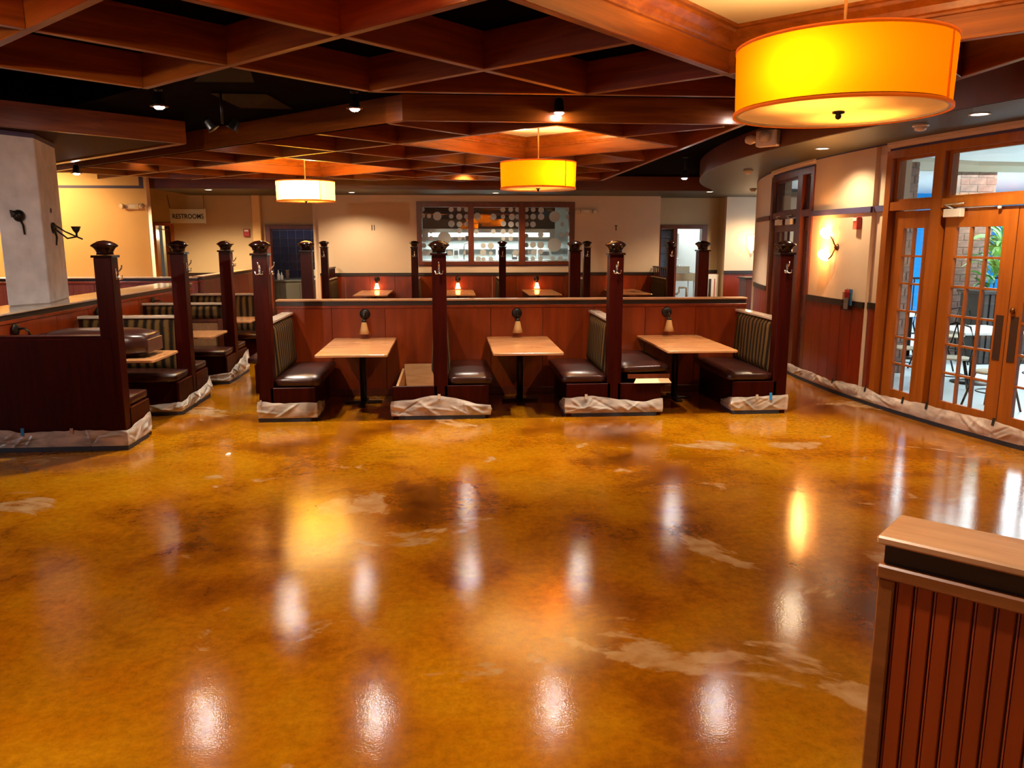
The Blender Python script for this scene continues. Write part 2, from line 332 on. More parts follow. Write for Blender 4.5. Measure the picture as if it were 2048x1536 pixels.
def empty(name,loc,rotz=0.0,label=None,cat=None,group=None,kind=None,rot=None):
    o=bpy.data.objects.new(name,None); o.empty_display_size=0.1; COL.objects.link(o); o.location=loc
    o.rotation_euler=rot if rot else (0,0,rotz); return tag(o,label,cat,group,kind)
def light_child(l,parent,loc,rot=(0,0,0)):
    l.parent=parent; l.location=loc; l.rotation_euler=rot; return l
def dup(root,loc,rotz=None,label=None):
    r=root.copy(); COL.objects.link(r); r.location=loc
    if rotz is not None: r.rotation_euler=(0,0,rotz)
    if label: r['label']=label
    for ch in list(root.children):
        c=ch.copy(); COL.objects.link(c); c.parent=r
        for g in list(ch.children):
            d=g.copy(); COL.objects.link(d); d.parent=c
    return r
WX,WY,WR=19.0,10.2,14.0
def wp(a,o=0.0):
    r=WR+o; return (WX-r*math.cos(R_(a)),WY+r*math.sin(R_(a)))
K=0.86
def lat(p,q): return ((p-q)*K,(p+q)*K)
ZB=3.11; BH=0.25; ZC=3.36        # beam underside, beam depth, black ceiling
# ================================================================== STRUCTURE
fl=MB(); fl.box(-11,5.9,-7,19.0,-0.12,0.0); fl.box(-11,9.5,19.0,21.6,-0.12,0.0)
floor=ob('floor',fl,'floor',kind='structure',label='glossy amber and brown stained concrete floor')
COFFERS=[(2.5,4.5,0.2,2.2,1),(1.5,2.5,2.2,3.2,0),(0.5,1.5,3.2,4.2,0),(5.5,7.5,4.2,6.2,1),(5.5,7.5,8.2,10.2,1),(-1.5,0.5,2.2,4.2,1),(-2.5,-0.5,-3.8,-1.8,1)]
outer=[(-11.1,-7.1),(9.0,-7.1)]+[wp(a,-0.29) for a in range(-56,35,2)]+[(9.6,19.0),(9.6,21.4),(-11.1,21.4)]
loops=[[Vector((x,y,0)) for x,y in outer]]
for p0,p1,q0,q1,_ in COFFERS: loops.append([Vector((*lat(p,q),0)) for p,q in ((p0,q0),(p1,q0),(p1,q1),(p0,q1))])
RP=(-2.5,3.0,5.5,7.70)
loops.append([Vector((*lat(p,q),0)) for p,q in ((RP[0],RP[2]),(RP[1],RP[2]),(RP[1],RP[3]),(RP[0],RP[3]))])
tris=tessellate_polygon(loops); flat=[v for l in loops for v in l]
cb=MB(); cb.add([(v.x,v.y,ZC) for v in flat],[tuple(t) for t in tris]); cb.add([(v.x,v.y,ZC+0.01) for v in flat],[tuple(t) for t in tris])
ceiling=ob('ceiling',cb,'black',kind='structure',label='black painted ceiling behind a lattice of cherry beams')
rc=MB(); rq=[(RP[0],RP[2]),(RP[1],RP[2]),(RP[1],RP[3]),(RP[0],RP[3])]
rc.add([(*lat(*c),z) for z in (ZC,3.76) for c in rq],[(0,1,5,4),(1,2,6,5),(2,3,7,6),(3,0,4,7),(4,5,6,7)]); ob('raised_bay',rc,'black',ceiling)
cen=[(p0,p1,q0,q1) for p0,p1,q0,q1,_ in COFFERS]
beam_mesh={}
TB=0.058
def beam(x0,y0,x1,y1,zb=ZB,h=BH,ext=0.0,t=TB):
    L=math.hypot(x1-x0,y1-y0)+2*ext; key=(round(L,3),round(h,3),t)
    if key not in beam_mesh: beam_mesh[key]=MB().box(-L/2,L/2,-t/2,t/2,0,h).mesh('beam',0.004)
    return ob('beam',beam_mesh[key],'beam',ceiling,loc=((x0+x1)/2,(y0+y1)/2,zb),rotz=math.atan2(y1-y0,x1-x0))
def incoffer(p,q):
    return any(a-0.01<p<b+0.01 and c-0.01<q<d+0.01 for a,b,c,d in cen)
def lattice(ps,qs,ok):
    # beams running along q (constant p): continuous runs; beams along p are cut between them
    for p in ps:
        run=None
        for q in list(qs)+[None]:
            good = q is not None and ok(p,q+0.5) and not incoffer(p,q+0.5)
            if good and run is None: run=q
            if not good and run is not None:
                qe=q if q is not None else qs[-1]+1
                x0,y0=lat(p,run); x1,y1=lat(p,qe); beam(x0,y0,x1,y1,ext=TB/2-0.006); run=None
    for q in qs:
        for p in ps:
            if ok(p+0.5,q) and not incoffer(p+0.5,q):
                x0,y0=lat(p,q); x1,y1=lat(p+1,q); beam(x0,y0,x1,y1,ext=-TB/2)
def near_ok(p,q):
    x,y=lat(p,q); return p+q<7.7 and x<3.7 and x>-8.2 and y>-0.5
def far_ok(p,q):
    x,y=lat(p,q); return p>=4.49 and x<3.0 and y>8.15 and y<15.75 and x>-6.2
lattice([i+0.5 for i in range(-6,8)],[j+0.2 for j in range(-4,13)],near_ok)
lattice([i+0.5 for i in range(4,12)],[j+0.2 for j in range(2,14)],far_ok)
# clipped half beams and the straight perimeter beams
def clip_beam(p0,q0,p1,q1): x0,y0=lat(p0,q0); x1,y1=lat(p1,q1); beam(x0,y0,x1,y1,ext=-TB/2)
beam(-0.62,6.622,3.70,6.622)
beam(3.72,-0.5,3.72,6.62)
clip_beam(5.5,1.2,5.5,2.2); clip_beam(4.5,2.2,5.5,2.2)
beam(-0.44,8.15,2.975,8.15); beam(3.0,8.12,3.0,15.75); beam(-5.6,15.75,3.0,15.75)
x0,y0=lat(4.5,4.97); x1,y1=lat(4.5,11.5); beam(x0,y0,x1,y1)
for n in ((5.5,4.2,5.22,4.2),(5.5,4.2,5.5,3.98),(4.5,5.2,4.5,5.0),(6.5,3.2,6.5,3.0),(6.5,3.2,6.28,3.2),(5.5,4.2,6.5,4.2)): pass
# deep beams at the far left bay
x0,y0=lat(4.06,7.75); x1,y1=lat(-1.5,7.75); beam(x0,y0,x1,y1,zb=3.10,h=0.63,ext=0.03)
x0,y0=lat(4.06,7.75); x1,y1=lat(4.06,12.2); beam(x0,y0,x1,y1,zb=3.10,h=0.26,ext=-0.03,t=0.10)
bs=MB().prism([lat(4.01,7.80),lat(4.01,12.1),lat(0.0,12.1),lat(-1.4,10.0),lat(-1.4,7.80)],3.118,3.15); ob('bulkhead_underside',bs,'bulkhead',ceiling)
# coffers: lit cream panel, timber sides and stepped crown moulding
for ci,(p0,p1,q0,q1,pend) in enumerate(COFFERS):
    def ring(ins,z):
        i=ins/1.2163
        return [(*lat(p0+i,q0+i),z),(*lat(p1-i,q0+i),z),(*lat(p1-i,q1-i),z),(*lat(p0+i,q1-i),z)]
    if ci==0 or ci>=3 or True:
        for a,b_ in (((p0,q0),(p1,q0)),((p1,q0),(p1,q1)),((p1,q1),(p0,q1)),((p0,q1),(p0,q0))):
            xa,ya=lat(*a); xb,yb=lat(*b_)
            beam(xa,ya,xb,yb,zb=ZB-0.0015,h=(0.315 if pend else 0.46),ext=(TB/2 if a[0]==b_[0] else -TB/2))
    prof=[(0.025,3.255),(0.045,3.26),(0.045,3.275),(0.055,3.285),(0.07,3.32),(0.105,3.355),(0.11,3.375),(0.135,3.38),(0.135,3.402)]
    zt=3.40 if pend else 3.56
    if not pend: prof=[(0.028,3.50),(0.05,3.51),(0.05,3.562)]
    cm=MB()
    for (i0,z0),(i1,z1) in zip(prof[:-1],prof[1:]):
        a=ring(i0,z0); b2=ring(i1,z1); cm.add(a+b2,[(0,1,5,4),(1,2,6,5),(2,3,7,6),(3,0,4,7)])
    ob('crown_molding',cm,'beam',ceiling)
    cp=MB(); r0=ring(0.03,zt); r1=ring(0.03,zt+0.02); cp.add(r0+r1,[(0,1,2,3),(4,5,6,7),(0,1,5,4),(1,2,6,5),(2,3,7,6),(3,0,4,7)])
    ob('coffer_panel',cp,'coffer',ceiling)
# loose glossy access panels in the black strip
for poly in ([(-2.27,8.18),(-1.74,8.19),(-1.66,9.06),(-2.2,9.04)],[(-2.25,7.62),(-1.92,6.95),(-1.62,7.02),(-1.72,7.6)]):
    ob('ceiling_panel',MB().prism(poly,ZC-0.012,ZC-0.002),'blackgloss',ceiling,label='glossy dark access panel')
# soffits
sf=MB(); ZS=3.05
def sp(a): r=15.05; return (WX-r*math.cos(R_(a)),WY+r*math.sin(R_(a)))
arcp=[sp(a) for a in [x*1.0 for x in range(-62,29)]]
outer2=arcp+[(5.9,17.75),(-6.3,17.75),(-6.3,20.6),(9.6,20.6),(9.6,18.6)]+[wp(a,-0.28) for a in range(34,-63,-2)]
sf.prism(outer2,ZS,ZC-0.005)
soffit=ob('trim_1',sf,'soffit',kind='structure',label='olive dropped soffit over the glazed doors and back wall')
fa=MB(); pts=arcp+[(5.9,17.75),(-6.3,17.75)]
for (xa,ya),(xb,yb) in zip(pts[:-1],pts[1:]):
    d=Vector((xb-xa,yb-ya)).normalized(); nx,ny=-d.y,d.x
    fa.add([(xa,ya,ZS+0.004),(xb,yb,ZS+0.004),(xb+nx*0.012,yb+ny*0.012,ZS+0.004),(xa+nx*0.012,ya+ny*0.012,ZS+0.004),(xa,ya,ZC-0.006),(xb,yb,ZC-0.006),(xb+nx*0.012,yb+ny*0.012,ZC-0.006),(xa+nx*0.012,ya+ny*0.012,ZC-0.006)],[(3,2,1,0),(4,5,6,7),(0,1,5,4),(1,2,6,5),(2,3,7,6),(3,0,4,7)])
ob('fascia',fa,'fascia',soffit)
# ---- back wall: main section with the kitchen window
def wall_holes(x0,x1,z0,z1,holes,y0,y1):
    mb=MB(); xs=sorted({x0,x1,*[h[0] for h in holes],*[h[1] for h in holes]}); zs=sorted({z0,z1,*[h[2] for h in holes],*[h[3] for h in holes]})
    for i in range(len(xs)-1):
        for j in range(len(zs)-1):
            cx,cz=(xs[i]+xs[i+1])/2,(zs[j]+zs[j+1])/2
            if any(h[0]<cx<h[1] and h[2]<cz<h[3] for h in holes): continue
            mb.box(xs[i],xs[i+1],y0,y1,zs[j],zs[j+1])
    return mb
wall_back=ob('wall_back',wall_holes(-3.16,5.30,0,3.05,[(-0.70,3.05,1.43,2.80)],19.9,20.12),'cream',kind='structure',label='cream back wall above red wainscot')
def wainscot(parent,x0,x1,y,n,mat='panel',z1=1.10):
    w_=(x1-x0)/n
    for i in range(n):
        ob('wainscot_panel',MB().box(x0+i*w_+0.004,x0+(i+1)*w_-0.004,y-0.018,y,0.10,z1),mat,parent,0.003)
    ob('dado_rail',MB().box(x0,x1,y-0.035,y,z1,z1+0.075),'darkband',parent,0.006)
    ob('baseboard',MB().box(x0,x1,y-0.025,y,0,0.10),'darkframe',parent,0.004)
wainscot(wall_back,-3.16,5.30,19.9,14)
# alcove wall on the restroom side
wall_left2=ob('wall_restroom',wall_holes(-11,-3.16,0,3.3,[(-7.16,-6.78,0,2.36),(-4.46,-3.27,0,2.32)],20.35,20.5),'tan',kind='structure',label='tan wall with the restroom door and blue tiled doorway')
ob('reveal',MB().box(-3.30,-3.16,20.0,20.35,0,3.05),'cream',wall_left2)
ob('pilaster',MB().box(-4.80,-4.60,20.20,20.35,0,3.05),'yellow',wall_left2,0.01)
for a,b_,n in ((-6.70,-4.80,6),): 
    wainscot(wall_left2,a,b_,20.35,n)
# yellow partition
wall_yellow=ob('wall_yellow',MB().box(-11,-6.28,17.5,17.62,0,3.34),'yellow',kind='structure',label='yellow partition wall with a tape line near the top')
ob('end_face',MB().box(-6.30,-6.27,17.47,17.66,0,3.30),'cream',wall_yellow,0.004)
ob('masking_tape',MB().box(-11,-6.34,17.49,17.5,3.03,3.085),'tape',wall_yellow)
ob('masking_tape',MB().box(-6.42,-6.34,17.49,17.5,3.085,3.28),'tape',wall_yellow)
# recess at the kitchen door and the lit section beside it
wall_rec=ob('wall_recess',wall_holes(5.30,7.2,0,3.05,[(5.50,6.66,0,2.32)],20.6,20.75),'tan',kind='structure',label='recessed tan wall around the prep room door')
ob('reveal',MB().box(5.30,5.32,20.12,20.6,0,3.05),'cream',wall_rec)
ob('dado_rail',MB().box(6.75,7.2,20.56,20.6,1.12,1.20),'darkband',wall_rec)
ob('wainscot_panel',MB().box(6.75,7.2,20.58,20.6,0,1.12),'redpanel',wall_rec)
wall_sc=ob('wall_sconce',MB().box(7.05,9.6,20.05,20.2,0,3.05),'cream',kind='structure',label='cream wall section lit by a small sconce')
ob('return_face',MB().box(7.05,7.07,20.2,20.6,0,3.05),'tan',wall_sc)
ob('dado_rail',MB().box(7.05,9.6,20.0,20.05,1.12,1.20),'darkband',wall_sc)
for i in range(5): ob('wainscot_panel',MB().box(7.05+i*0.5,7.54+i*0.5,20.03,20.05,0,1.12),'redpanel',wall_sc,0.003)
# outer shell, mostly out of frame
ob('wall_left',MB().box(-11.15,-11,-7,21.6,0,3.34),'yellow',kind='structure',label='plain yellow side wall')
ob('wall_front',MB().box(-11,9.6,-7.15,-7,0,3.34),'cream',kind='structure',label='plain cream wall behind the viewpoint')
# ---- right wall: convex and glazed
wr=MB(); wr.arc(2.35,-3.85,-0.30,0.0,0,3.06); wr.arc(-3.85,-4.85,-0.30,-0.06,0,3.06)
wr.arc(10.6,16.5,-0.30,0.0,0,3.06); wr.arc(16.5,34,-0.30,0,0,3.06)
wr.arc(-20.3,-58,-0.30,0.0,0,3.06)
wr.arc(10.6,2.35,-0.30,-0.02,2.99,3.06); wr.arc(-4.85,-20.3,-0.30,-0.02,2.99,3.06)
wall_right=ob('wall_right',wr,'cream',kind='structure',label='curved cream wall between the glazed doors')
def cyl_trim(name,mat,a0,a1,o0,o1,z0,z1,label=None): return ob(name,MB().arc(a0,a1,o0,o1,z0,z1),mat,wall_right,label=label)
for a0,a1 in ((10.6,2.35),(-4.85,-20.3)):
    cyl_trim('head_molding','cream',a0,a1,-0.02,0.015,2.985,3.055); cyl_trim('head_molding','cream',a0,a1,-0.02,0.035,3.02,3.055)
    cyl_trim('masking_tape','tape',a0,a1,-0.02,-0.012,2.955,2.985)
cyl_trim('masking_tape','tape',34,-58,0.001,0.006,3.035,3.06)
cyl_trim('picture_rail','tape',2.35,-3.9,0.0,0.03,2.285,2.355,'picture rail under purple masking tape'); cyl_trim('picture_rail','tape',-3.9,-4.85,-0.06,-0.02,2.29,2.36)
cyl_trim('picture_rail','darkframe',16.5,10.6,0.0,0.03,2.285,2.355)
cyl_trim('masking_tape','tape',-4.78,-4.88,-0.06,-0.05,1.2,2.98)
for a0,a1,o in ((2.35,-3.85,0.0),(-3.85,-4.85,-0.06),(16.5,10.6,0.0)):
    cyl_trim('dado_rail','darkband',a0,a1,o,o+0.03,1.14,1.215)
    n=max(1,int(round(abs(a1-a0)/1.03)))
    for i in range(n):
        b0=a0+(a1-a0)*i/n; b1=a0+(a1-a0)*(i+1)/n
        cyl_trim('wainscot_panel','redpanel',b0-0.02,b1+0.02,o,o+0.016,0.0,1.14)
# ---- glazed door assemblies
def glazed_leaf(parent,name,a0,a1,o,z0,z1,rows,cols,stile=0.42,top=0.16,bottom=0.22,wd='doorwood'):
    d=empty(name,(0,0,0)); d.parent=parent
    fr=MB(); s=1 if a0>a1 else -1
    fr.arc(a0,a0-s*stile,o-0.022,o+0.022,z0,z1); fr.arc(a1+s*stile,a1,o-0.022,o+0.022,z0,z1)
    fr.arc(a0-s*stile,a1+s*stile,o-0.022,o+0.022,z1-top,z1); fr.arc(a0-s*stile,a1+s*stile,o-0.022,o+0.022,z0,z0+bottom)
    ob('door_frame',fr,wd,d)
    ga,gb=a0-s*stile,a1+s*stile; zt,zb=z1-top,z0+bottom
    hb=0.045
    for c in range(1,cols):
        a=ga+(gb-ga)*c/cols; ob('muntin',MB().arc(a+hb*1.0,a-hb*1.0,o-0.016,o+0.02,zb,zt),wd,d)
    for r in range(1,rows):
        z=zb+(zt-zb)*r/rows
        ob('muntin',MB().arc(ga,gb,o-0.016,o+0.02,z-0.011,z+0.011),wd,d)
    for c in range(cols):
        for r in range(rows):
            g0=ga+(gb-ga)*c/cols; g1=ga+(gb-ga)*(c+1)/cols; zz0=zb+(zt-zb)*r/rows; zz1=zb+(zt-zb)*(r+1)/rows
            ob('pane',MB().arc(g0-s*0.04,g1+s*0.04,o-0.003,o+0.001,zz0+0.01,zz1-0.01),'glass',d)
    return d
def transom(parent,a0,a1,o,z0,z1,wd='doorwood'):
    f=MB(); s=1 if a0>a1 else -1
    f.arc(a0,a0-s*0.2,o-0.03,o+0.02,z0,z1); f.arc(a1+s*0.2,a1,o-0.03,o+0.02,z0,z1); f.arc(a0,a1,o-0.03,o+0.02,z0,z0+0.03); f.arc(a0,a1,o-0.03,o+0.02,z1-0.03,z1)
    fo=ob('transom_frame',f,wd,parent)
    ob('pane',MB().arc(a0-s*0.2,a1+s*0.2,o-0.006,o-0.002,z0+0.03,z1-0.03),'glass',fo)
def closer(parent,a,o,z,flip=1):
    c=empty('door_closer',(0,0,0)); c.parent=parent
    ob('closer_body',MB().arc(a,a-flip*0.92,o+0.02,o+0.08,z-0.10,z-0.015),'white',c,0.004)
    x,y=wp(a+flip*0.05,o+0.06); x2,y2=wp(a-flip*1.05,o+0.07)
    ob('closer_arm',MB().tube([(*wp(a-flip*0.4,o+0.05),z-0.01),(x,y,z+0.03),(x2,y2,z+0.035)],0.009,6),'steel',c)
door_1=empty('door_1',(0,0,0),kind='structure',label='honey wood glazed double doors with side lights and transoms')
A=[-4.85,-5.25,-7.80,-8.62,-12.40,-16.18,-17.0,-19.9,-20.3]
jm=MB()
for a0,a1 in ((-4.85,-5.25),(-8.05,-8.62),(-16.18,-17.05),(-19.55,-20.3)): jm.arc(a0,a1,-0.16,0.02,0,2.95)
jm.arc(-4.85,-20.3,-0.16,0.02,2.87,2.955); jm.arc(-5.25,-8.05,-0.14,0.012,2.29,2.385); jm.arc(-8.62,-16.18,-0.14,0.012,2.29,2.385); jm.arc(-17.05,-19.55,-0.14,0.012,2.29,2.385)
ob('frame',jm,'doorwood',door_1)
jd=MB()
for a0,a1 in ((-5.25,-5.42),(-8.0,-8.06),(-8.62,-8.80)): jd.arc(a0,a1,-0.15,-0.05,0,2.29)
ob('door_stop',jd,'darkframe',door_1)
transom(door_1,-5.25,-8.05,-0.06,2.385,2.87); transom(door_1,-8.62,-16.18,-0.06,2.385,2.87); transom(door_1,-17.05,-19.55,-0.06,2.385,2.87)
glazed_leaf(door_1,'side_light',-5.42,-8.10,-0.07,0.01,2.28,6,2,0.66,0.19,0.24)
glazed_leaf(door_1,'side_light',-17.2,-19.4,-0.07,0.01,2.28,6,2,0.56,0.19,0.24)
l1=glazed_leaf(door_1,'door_leaf',-8.80,-12.37,-0.05,0.01,2.28,6,3,0.60,0.19,0.26)
l2=glazed_leaf(door_1,'door_leaf',-12.41,-15.98,-0.05,0.01,2.28,6,3,0.60,0.19,0.26)
ob('push_plate',MB().arc(-11.88,-12.22,-0.028,-0.024,0.80,1.24),'plate',l1); ob('push_plate',MB().arc(-12.55,-12.89,-0.028,-0.024,0.80,1.24),'plate',l2)
x,y=wp(-12.62,-0.01); ob('lock_cylinder',MB().lathe([(0.0,-0.012),(0.028,-0.012),(0.03,0.0),(0.022,0.012),(0,0.014)],n=12).mesh('lock_cylinder'),'brass',l2,loc=(x,y,1.295)).rotation_euler=(0,R_(-90),R_(-12))
closer(l1,-8.95,-0.03,2.29); closer(l2,-15.8,-0.03,2.29,-1)
for a in (-11.6,-13.0):
    x,y=wp(a,0.0); ob('door_bumper',MB().lathe([(0.018,0),(0.02,0.02),(0.012,0.03)],n=10),'white',l1,loc=(x,y,2.255))
door_2=empty('door_2',(0,0,0),kind='structure',label='far set of glazed doors beyond the pier, in dark wood')
jm=MB()
for a0,a1 in ((10.6,10.0),(4.75,4.0),(2.75,2.35)): jm.arc(a0,a1,-0.16,0.02,0,2.95)
jm.arc(10.6,2.35,-0.16,0.02,2.87,2.955); jm.arc(10.0,4.75,-0.14,0.012,2.29,2.385); jm.arc(4.0,2.75,-0.14,0.012,2.29,2.385)
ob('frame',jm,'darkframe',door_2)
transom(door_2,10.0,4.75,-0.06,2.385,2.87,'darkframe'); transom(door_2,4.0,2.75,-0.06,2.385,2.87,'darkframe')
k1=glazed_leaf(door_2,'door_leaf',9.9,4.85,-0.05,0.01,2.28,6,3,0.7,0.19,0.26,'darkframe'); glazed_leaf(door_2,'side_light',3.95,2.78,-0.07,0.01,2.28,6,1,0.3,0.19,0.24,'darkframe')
closer(k1,8.6,-0.03,2.29); closer(k1,6.3,-0.03,2.29)
# ---- kitchen window in the back wall
win=empty('window_1',(0,0,0),kind='structure',label='three pane kitchen window with frosted vinyl dots')
wf=MB()
for x0,x1 in ((-0.78,-0.66),(0.48,0.62),(1.74,1.89),(3.0,3.13)): wf.box(x0,x1,19.86,20.10,1.36,2.90)
wf2=MB()
for x0,x1 in ((-0.66,0.48),(0.62,1.74),(1.89,3.0)): wf2.box(x0,x1,19.865,20.10,2.77,2.90); wf2.box(x0,x1,19.865,20.10,1.36,1.45)
ob('window_frame',wf,'darkframe',win,0.006); ob('window_rail',wf2,'darkframe',win,0.006)
ob('masking_tape',MB().box(-0.75,3.1,19.892,19.9,1.335,1.36),'tape',win)
disc=MB().lathe([(0.0,-0.0015),(1.0,-0.0015),(1.0,0.0015),(0,0.0015)],n=20)
disc.sm=[False]*len(disc.f); disc=disc.mesh('frosted_dot')
def by_win(u,v):   # window dot positions measured as fractions
    return u,v
P1=[(132,215,28),(145,292,33),(215,296,24),(308,297,46),(466,212,27),(556,215,24),(640,215,34),(466,300,24),(557,302,34),(640,302,34),(467,383,36),(557,388,31),(640,388,30),(150,480,45),(232,470,22),(555,462,30),(385,545,72),(640,545,40),(150,560,28),(232,550,28),(560,550,22),(150,630,30),(235,625,28),(628,710,70),(440,718,30),(160,715,30),(222,718,32)]
P2=[(762,300,95),(1054,215,28),(1144,215,26),(1222,215,30),(1056,302,24),(1157,303,34),(1222,303,30),(946,302,34),(1060,380,30),(1147,388,32),(1225,388,28),(748,470,36),(945,470,26),(1057,470,28),(1145,470,30),(1057,552,22),(1144,552,26),(828,634,28),(915,634,36),(826,710,36),(915,720,22),(1200,715,56),(770,785,30),(828,792,24),(915,790,26)]
P3=[(1322,215,30),(1402,212,26),(1493,210,32),(1800,215,28),(1322,300,30),(1402,300,32),(1493,300,36),(1648,300,60),(1805,300,30),(1325,388,26),(1400,388,32),(1738,385,22),(1322,520,60),(1490,505,32),(1728,505,26),(1795,500,26),(1400,622,34),(1490,625,38),(1650,625,76),(1325,625,30),(1330,710,34),(1410,708,32),(1490,700,30),(1325,785,24),(1400,785,26),(1490,785,28),(1632,780,26),(1720,782,28)]
for (gx0,gx1),P in zip(((-0.66,0.48),(0.62,1.74),(1.89,3.0)),(P1,P2,P3)):
    pn=ob('pane',MB().box(gx0,gx1,19.985,19.991,1.45,2.77),'glass2',win)
    for cx,cy,cr in P:
        u=820+cx*360/2048; v=380+cy*360/2048; sc=19.98/1580*360/2048*cr/0.985
        # window plane coordinates of the vinyl dot
        X=(u-843)/(1140-843)*(3.01+0.66)-0.66; Z=2.762-(v-415)/(523-415)*(2.762-1.447)
        r=min(sc,0.19)
        X=max(gx0+0.02,min(gx1-0.02,X)); r=min(r,max(0.03,min(X-gx0,gx1-X)))if min(X-gx0,gx1-X)>0.06 else min(r,0.06)
        Z=min(2.77-r*0.9,max(1.45+r*0.9,Z))
        d=ob('frosted_dot',disc,'frost',pn,loc=(X,19.982,Z)); d.scale=(r,r,1); d.rotation_euler=(R_(90),0,0)
# kitchen room behind the window
kr=MB(); kr.box(-1.4,4.2,23.6,23.7,0,3.3); kr.box(-1.5,-1.4,20.75,23.7,0,3.3); kr.box(4.2,4.3,20.75,23.7,0,3.3)
kroom=ob('wall_kitchen',kr,'kwhite',kind='structure',label='pale tiled kitchen wall beyond the window')
ob('ceiling_kitchen',MB().box(-1.5,4.3,20.12,23.7,3.3,3.35),'kdark',kind='structure',label='dark kitchen ceiling above the hood')
ob('floor_kitchen',MB().box(-4.8,9.0,21.6,25.0,-0.12,0),'grout',kind='structure',label='grey kitchen floor beyond the back wall')
hood=empty('range_hood',(1.0,22.4,2.0),label='long stainless range hood glowing white behind the kitchen window',cat='hood')
ob('canopy',MB().box(-1.7,1.9,-0.5,0.5,0.28,0.98),'kdark',hood); ob('hood_skirt',MB().box(-1.7,1.9,-0.54,-0.5,-0.02,0.28),'steel',hood,0.005); ob('light_strip',MB().box(-1.55,1.75,-0.555,-0.541,0.06,0.17),'tube',hood)
kc=empty('kitchen_counter',(1.0,22.9,0),label='steel kitchen counter with a back shelf behind the window',cat='counter')
ob('worktop',MB().box(-2.3,3.0,-0.7,0.6,1.38,1.43),'steel',kc,0.005); ob('cabinet_body',MB().box(-2.3,3.0,-0.66,0.6,0.0,1.38),'steel',kc); ob('shelf',MB().box(-2.3,2.6,0.2,0.6,1.72,1.75),'steel',kc,0.004)
for i,(x,hh,ww,mt,lab) in enumerate(((0.2,0.34,0.16,'steel','steel paper towel dispenser on the kitchen counter'),(1.45,0.36,0.22,'white','white kitchen blender base on the counter'),(1.86,0.20,0.14,'kdark','small black kitchen scale on the counter'),(2.7,0.3,0.4,'steel','steel food warmer at the end of the counter'),(-0.2,0.22,0.22,'white','white tub beside the tap on the counter'))):
    t=empty('kitchen_appliance',(x,22.75,1.43),label=lab,cat='appliance')
    ob('body',MB().box(-ww/2,ww/2,-0.12,0.12,0,hh),mt,t,0.01); ob('control_panel',MB().box(-ww/3,ww/3,-0.13,-0.12,hh*0.4,hh*0.75),'kdark' if mt!='kdark' else 'white',t)
tp=empty('spray_tap',(0.42,22.5,1.43),label='dark kitchen spray tap with a curved neck',cat='tap'); ob('neck',MB().tube([(0,0,0),(0,0,0.35),(0.03,0,0.45),(0.12,0,0.48),(0.2,0,0.42)],0.018,8),'kdark',tp); ob('spray_head',MB().box(0.17,0.25,-0.03,0.03,0.34,0.42),'paperblue',tp,0.006)
# prep room behind the right hand door
ob('wall_prep',MB().box(4.6,8.4,24.4,24.5,0,3.2).box(8.4,8.5,20.75,24.5,0,3.2).box(4.5,4.6,20.75,24.5,0,3.2),'kwhite',kind='structure',label='white wall of the prep room')
ob('ceiling_prep',MB().box(4.5,8.5,20.75,24.5,3.2,3.25),'pwhite',kind='structure',label='white ceiling of the prep room')
d3=empty('door_3',(0,0,0),kind='structure',label='dark framed prep room doorway')
f=MB(); f.box(5.42,5.52,20.54,20.76,0,2.36); f.box(6.60,6.74,20.54,20.76,0,2.36); f.box(5.52,6.60,20.54,20.76,2.26,2.36); f.box(5.84,5.95,20.56,20.74,0,2.26)
ob('frame',f,'darkframe',d3,0.006)
for i in range(1):
    for r in range(11): ob('tile',MB().box(5.53,5.83,20.76,20.775,0.02+r*0.2,0.21+r*0.2),'bluetile2',d3,0.004)
ob('wall_tile_backing',MB().box(5.50,5.86,20.775,20.80,0,2.26),'grout',d3)
sk=empty('wall_sink',(6.35,21.9,0),label='steel wall sink with exposed drain pipes in the prep room',cat='sink')
bs=MB(); bs.box(-0.45,0.45,-0.3,0.3,0.86,0.90); bs.box(-0.45,-0.42,-0.3,0.3,0.90,1.08); bs.box(0.42,0.45,-0.3,0.3,0.90,1.08); bs.box(-0.45,0.45,0.27,0.3,0.90,1.25); bs.box(-0.42,0.42,-0.3,-0.27,0.90,1.08)
ob('basin',bs,'steel',sk,0.004); ob('drain_pipe',MB().tube([(-0.1,0,0.86),(-0.1,0,0.6),(-0.06,0,0.5),(0.02,0,0.48),(0.08,0,0.54),(0.08,0,0.66),(0.3,0,0.66),(0.3,0,0.3)],0.035,8),'chrome',sk)
for sx in (-0.42,0.42):
    for sy in (-0.27,0.27): ob('leg',MB().tube([(sx,sy,0),(sx,sy,0.86)],0.02,8),'steel',sk)
ob('tap',MB().tube([(0.05,0.27,1.2),(0.05,0.0,1.28),(0.05,-0.15,1.26)],0.015,8),'chrome',sk)
hs=empty('steel_cabinet',(6.45,24.1,1.45),label='steel wall cabinet above the prep room sink',cat='cabinet')
ob('body',MB().box(-0.45,0.5,-0.25,0.3,0,0.75),'steel',hs,0.006); ob('door',MB().box(-0.43,0.02,-0.27,-0.25,0.02,0.73),'steel',hs,0.004); ob('door',MB().box(0.04,0.48,-0.27,-0.25,0.02,0.73),'steel',hs,0.004); ob('shelf',MB().box(-0.7,0.5,-0.35,0.3,-0.05,-0.02),'steel',hs,0.004)
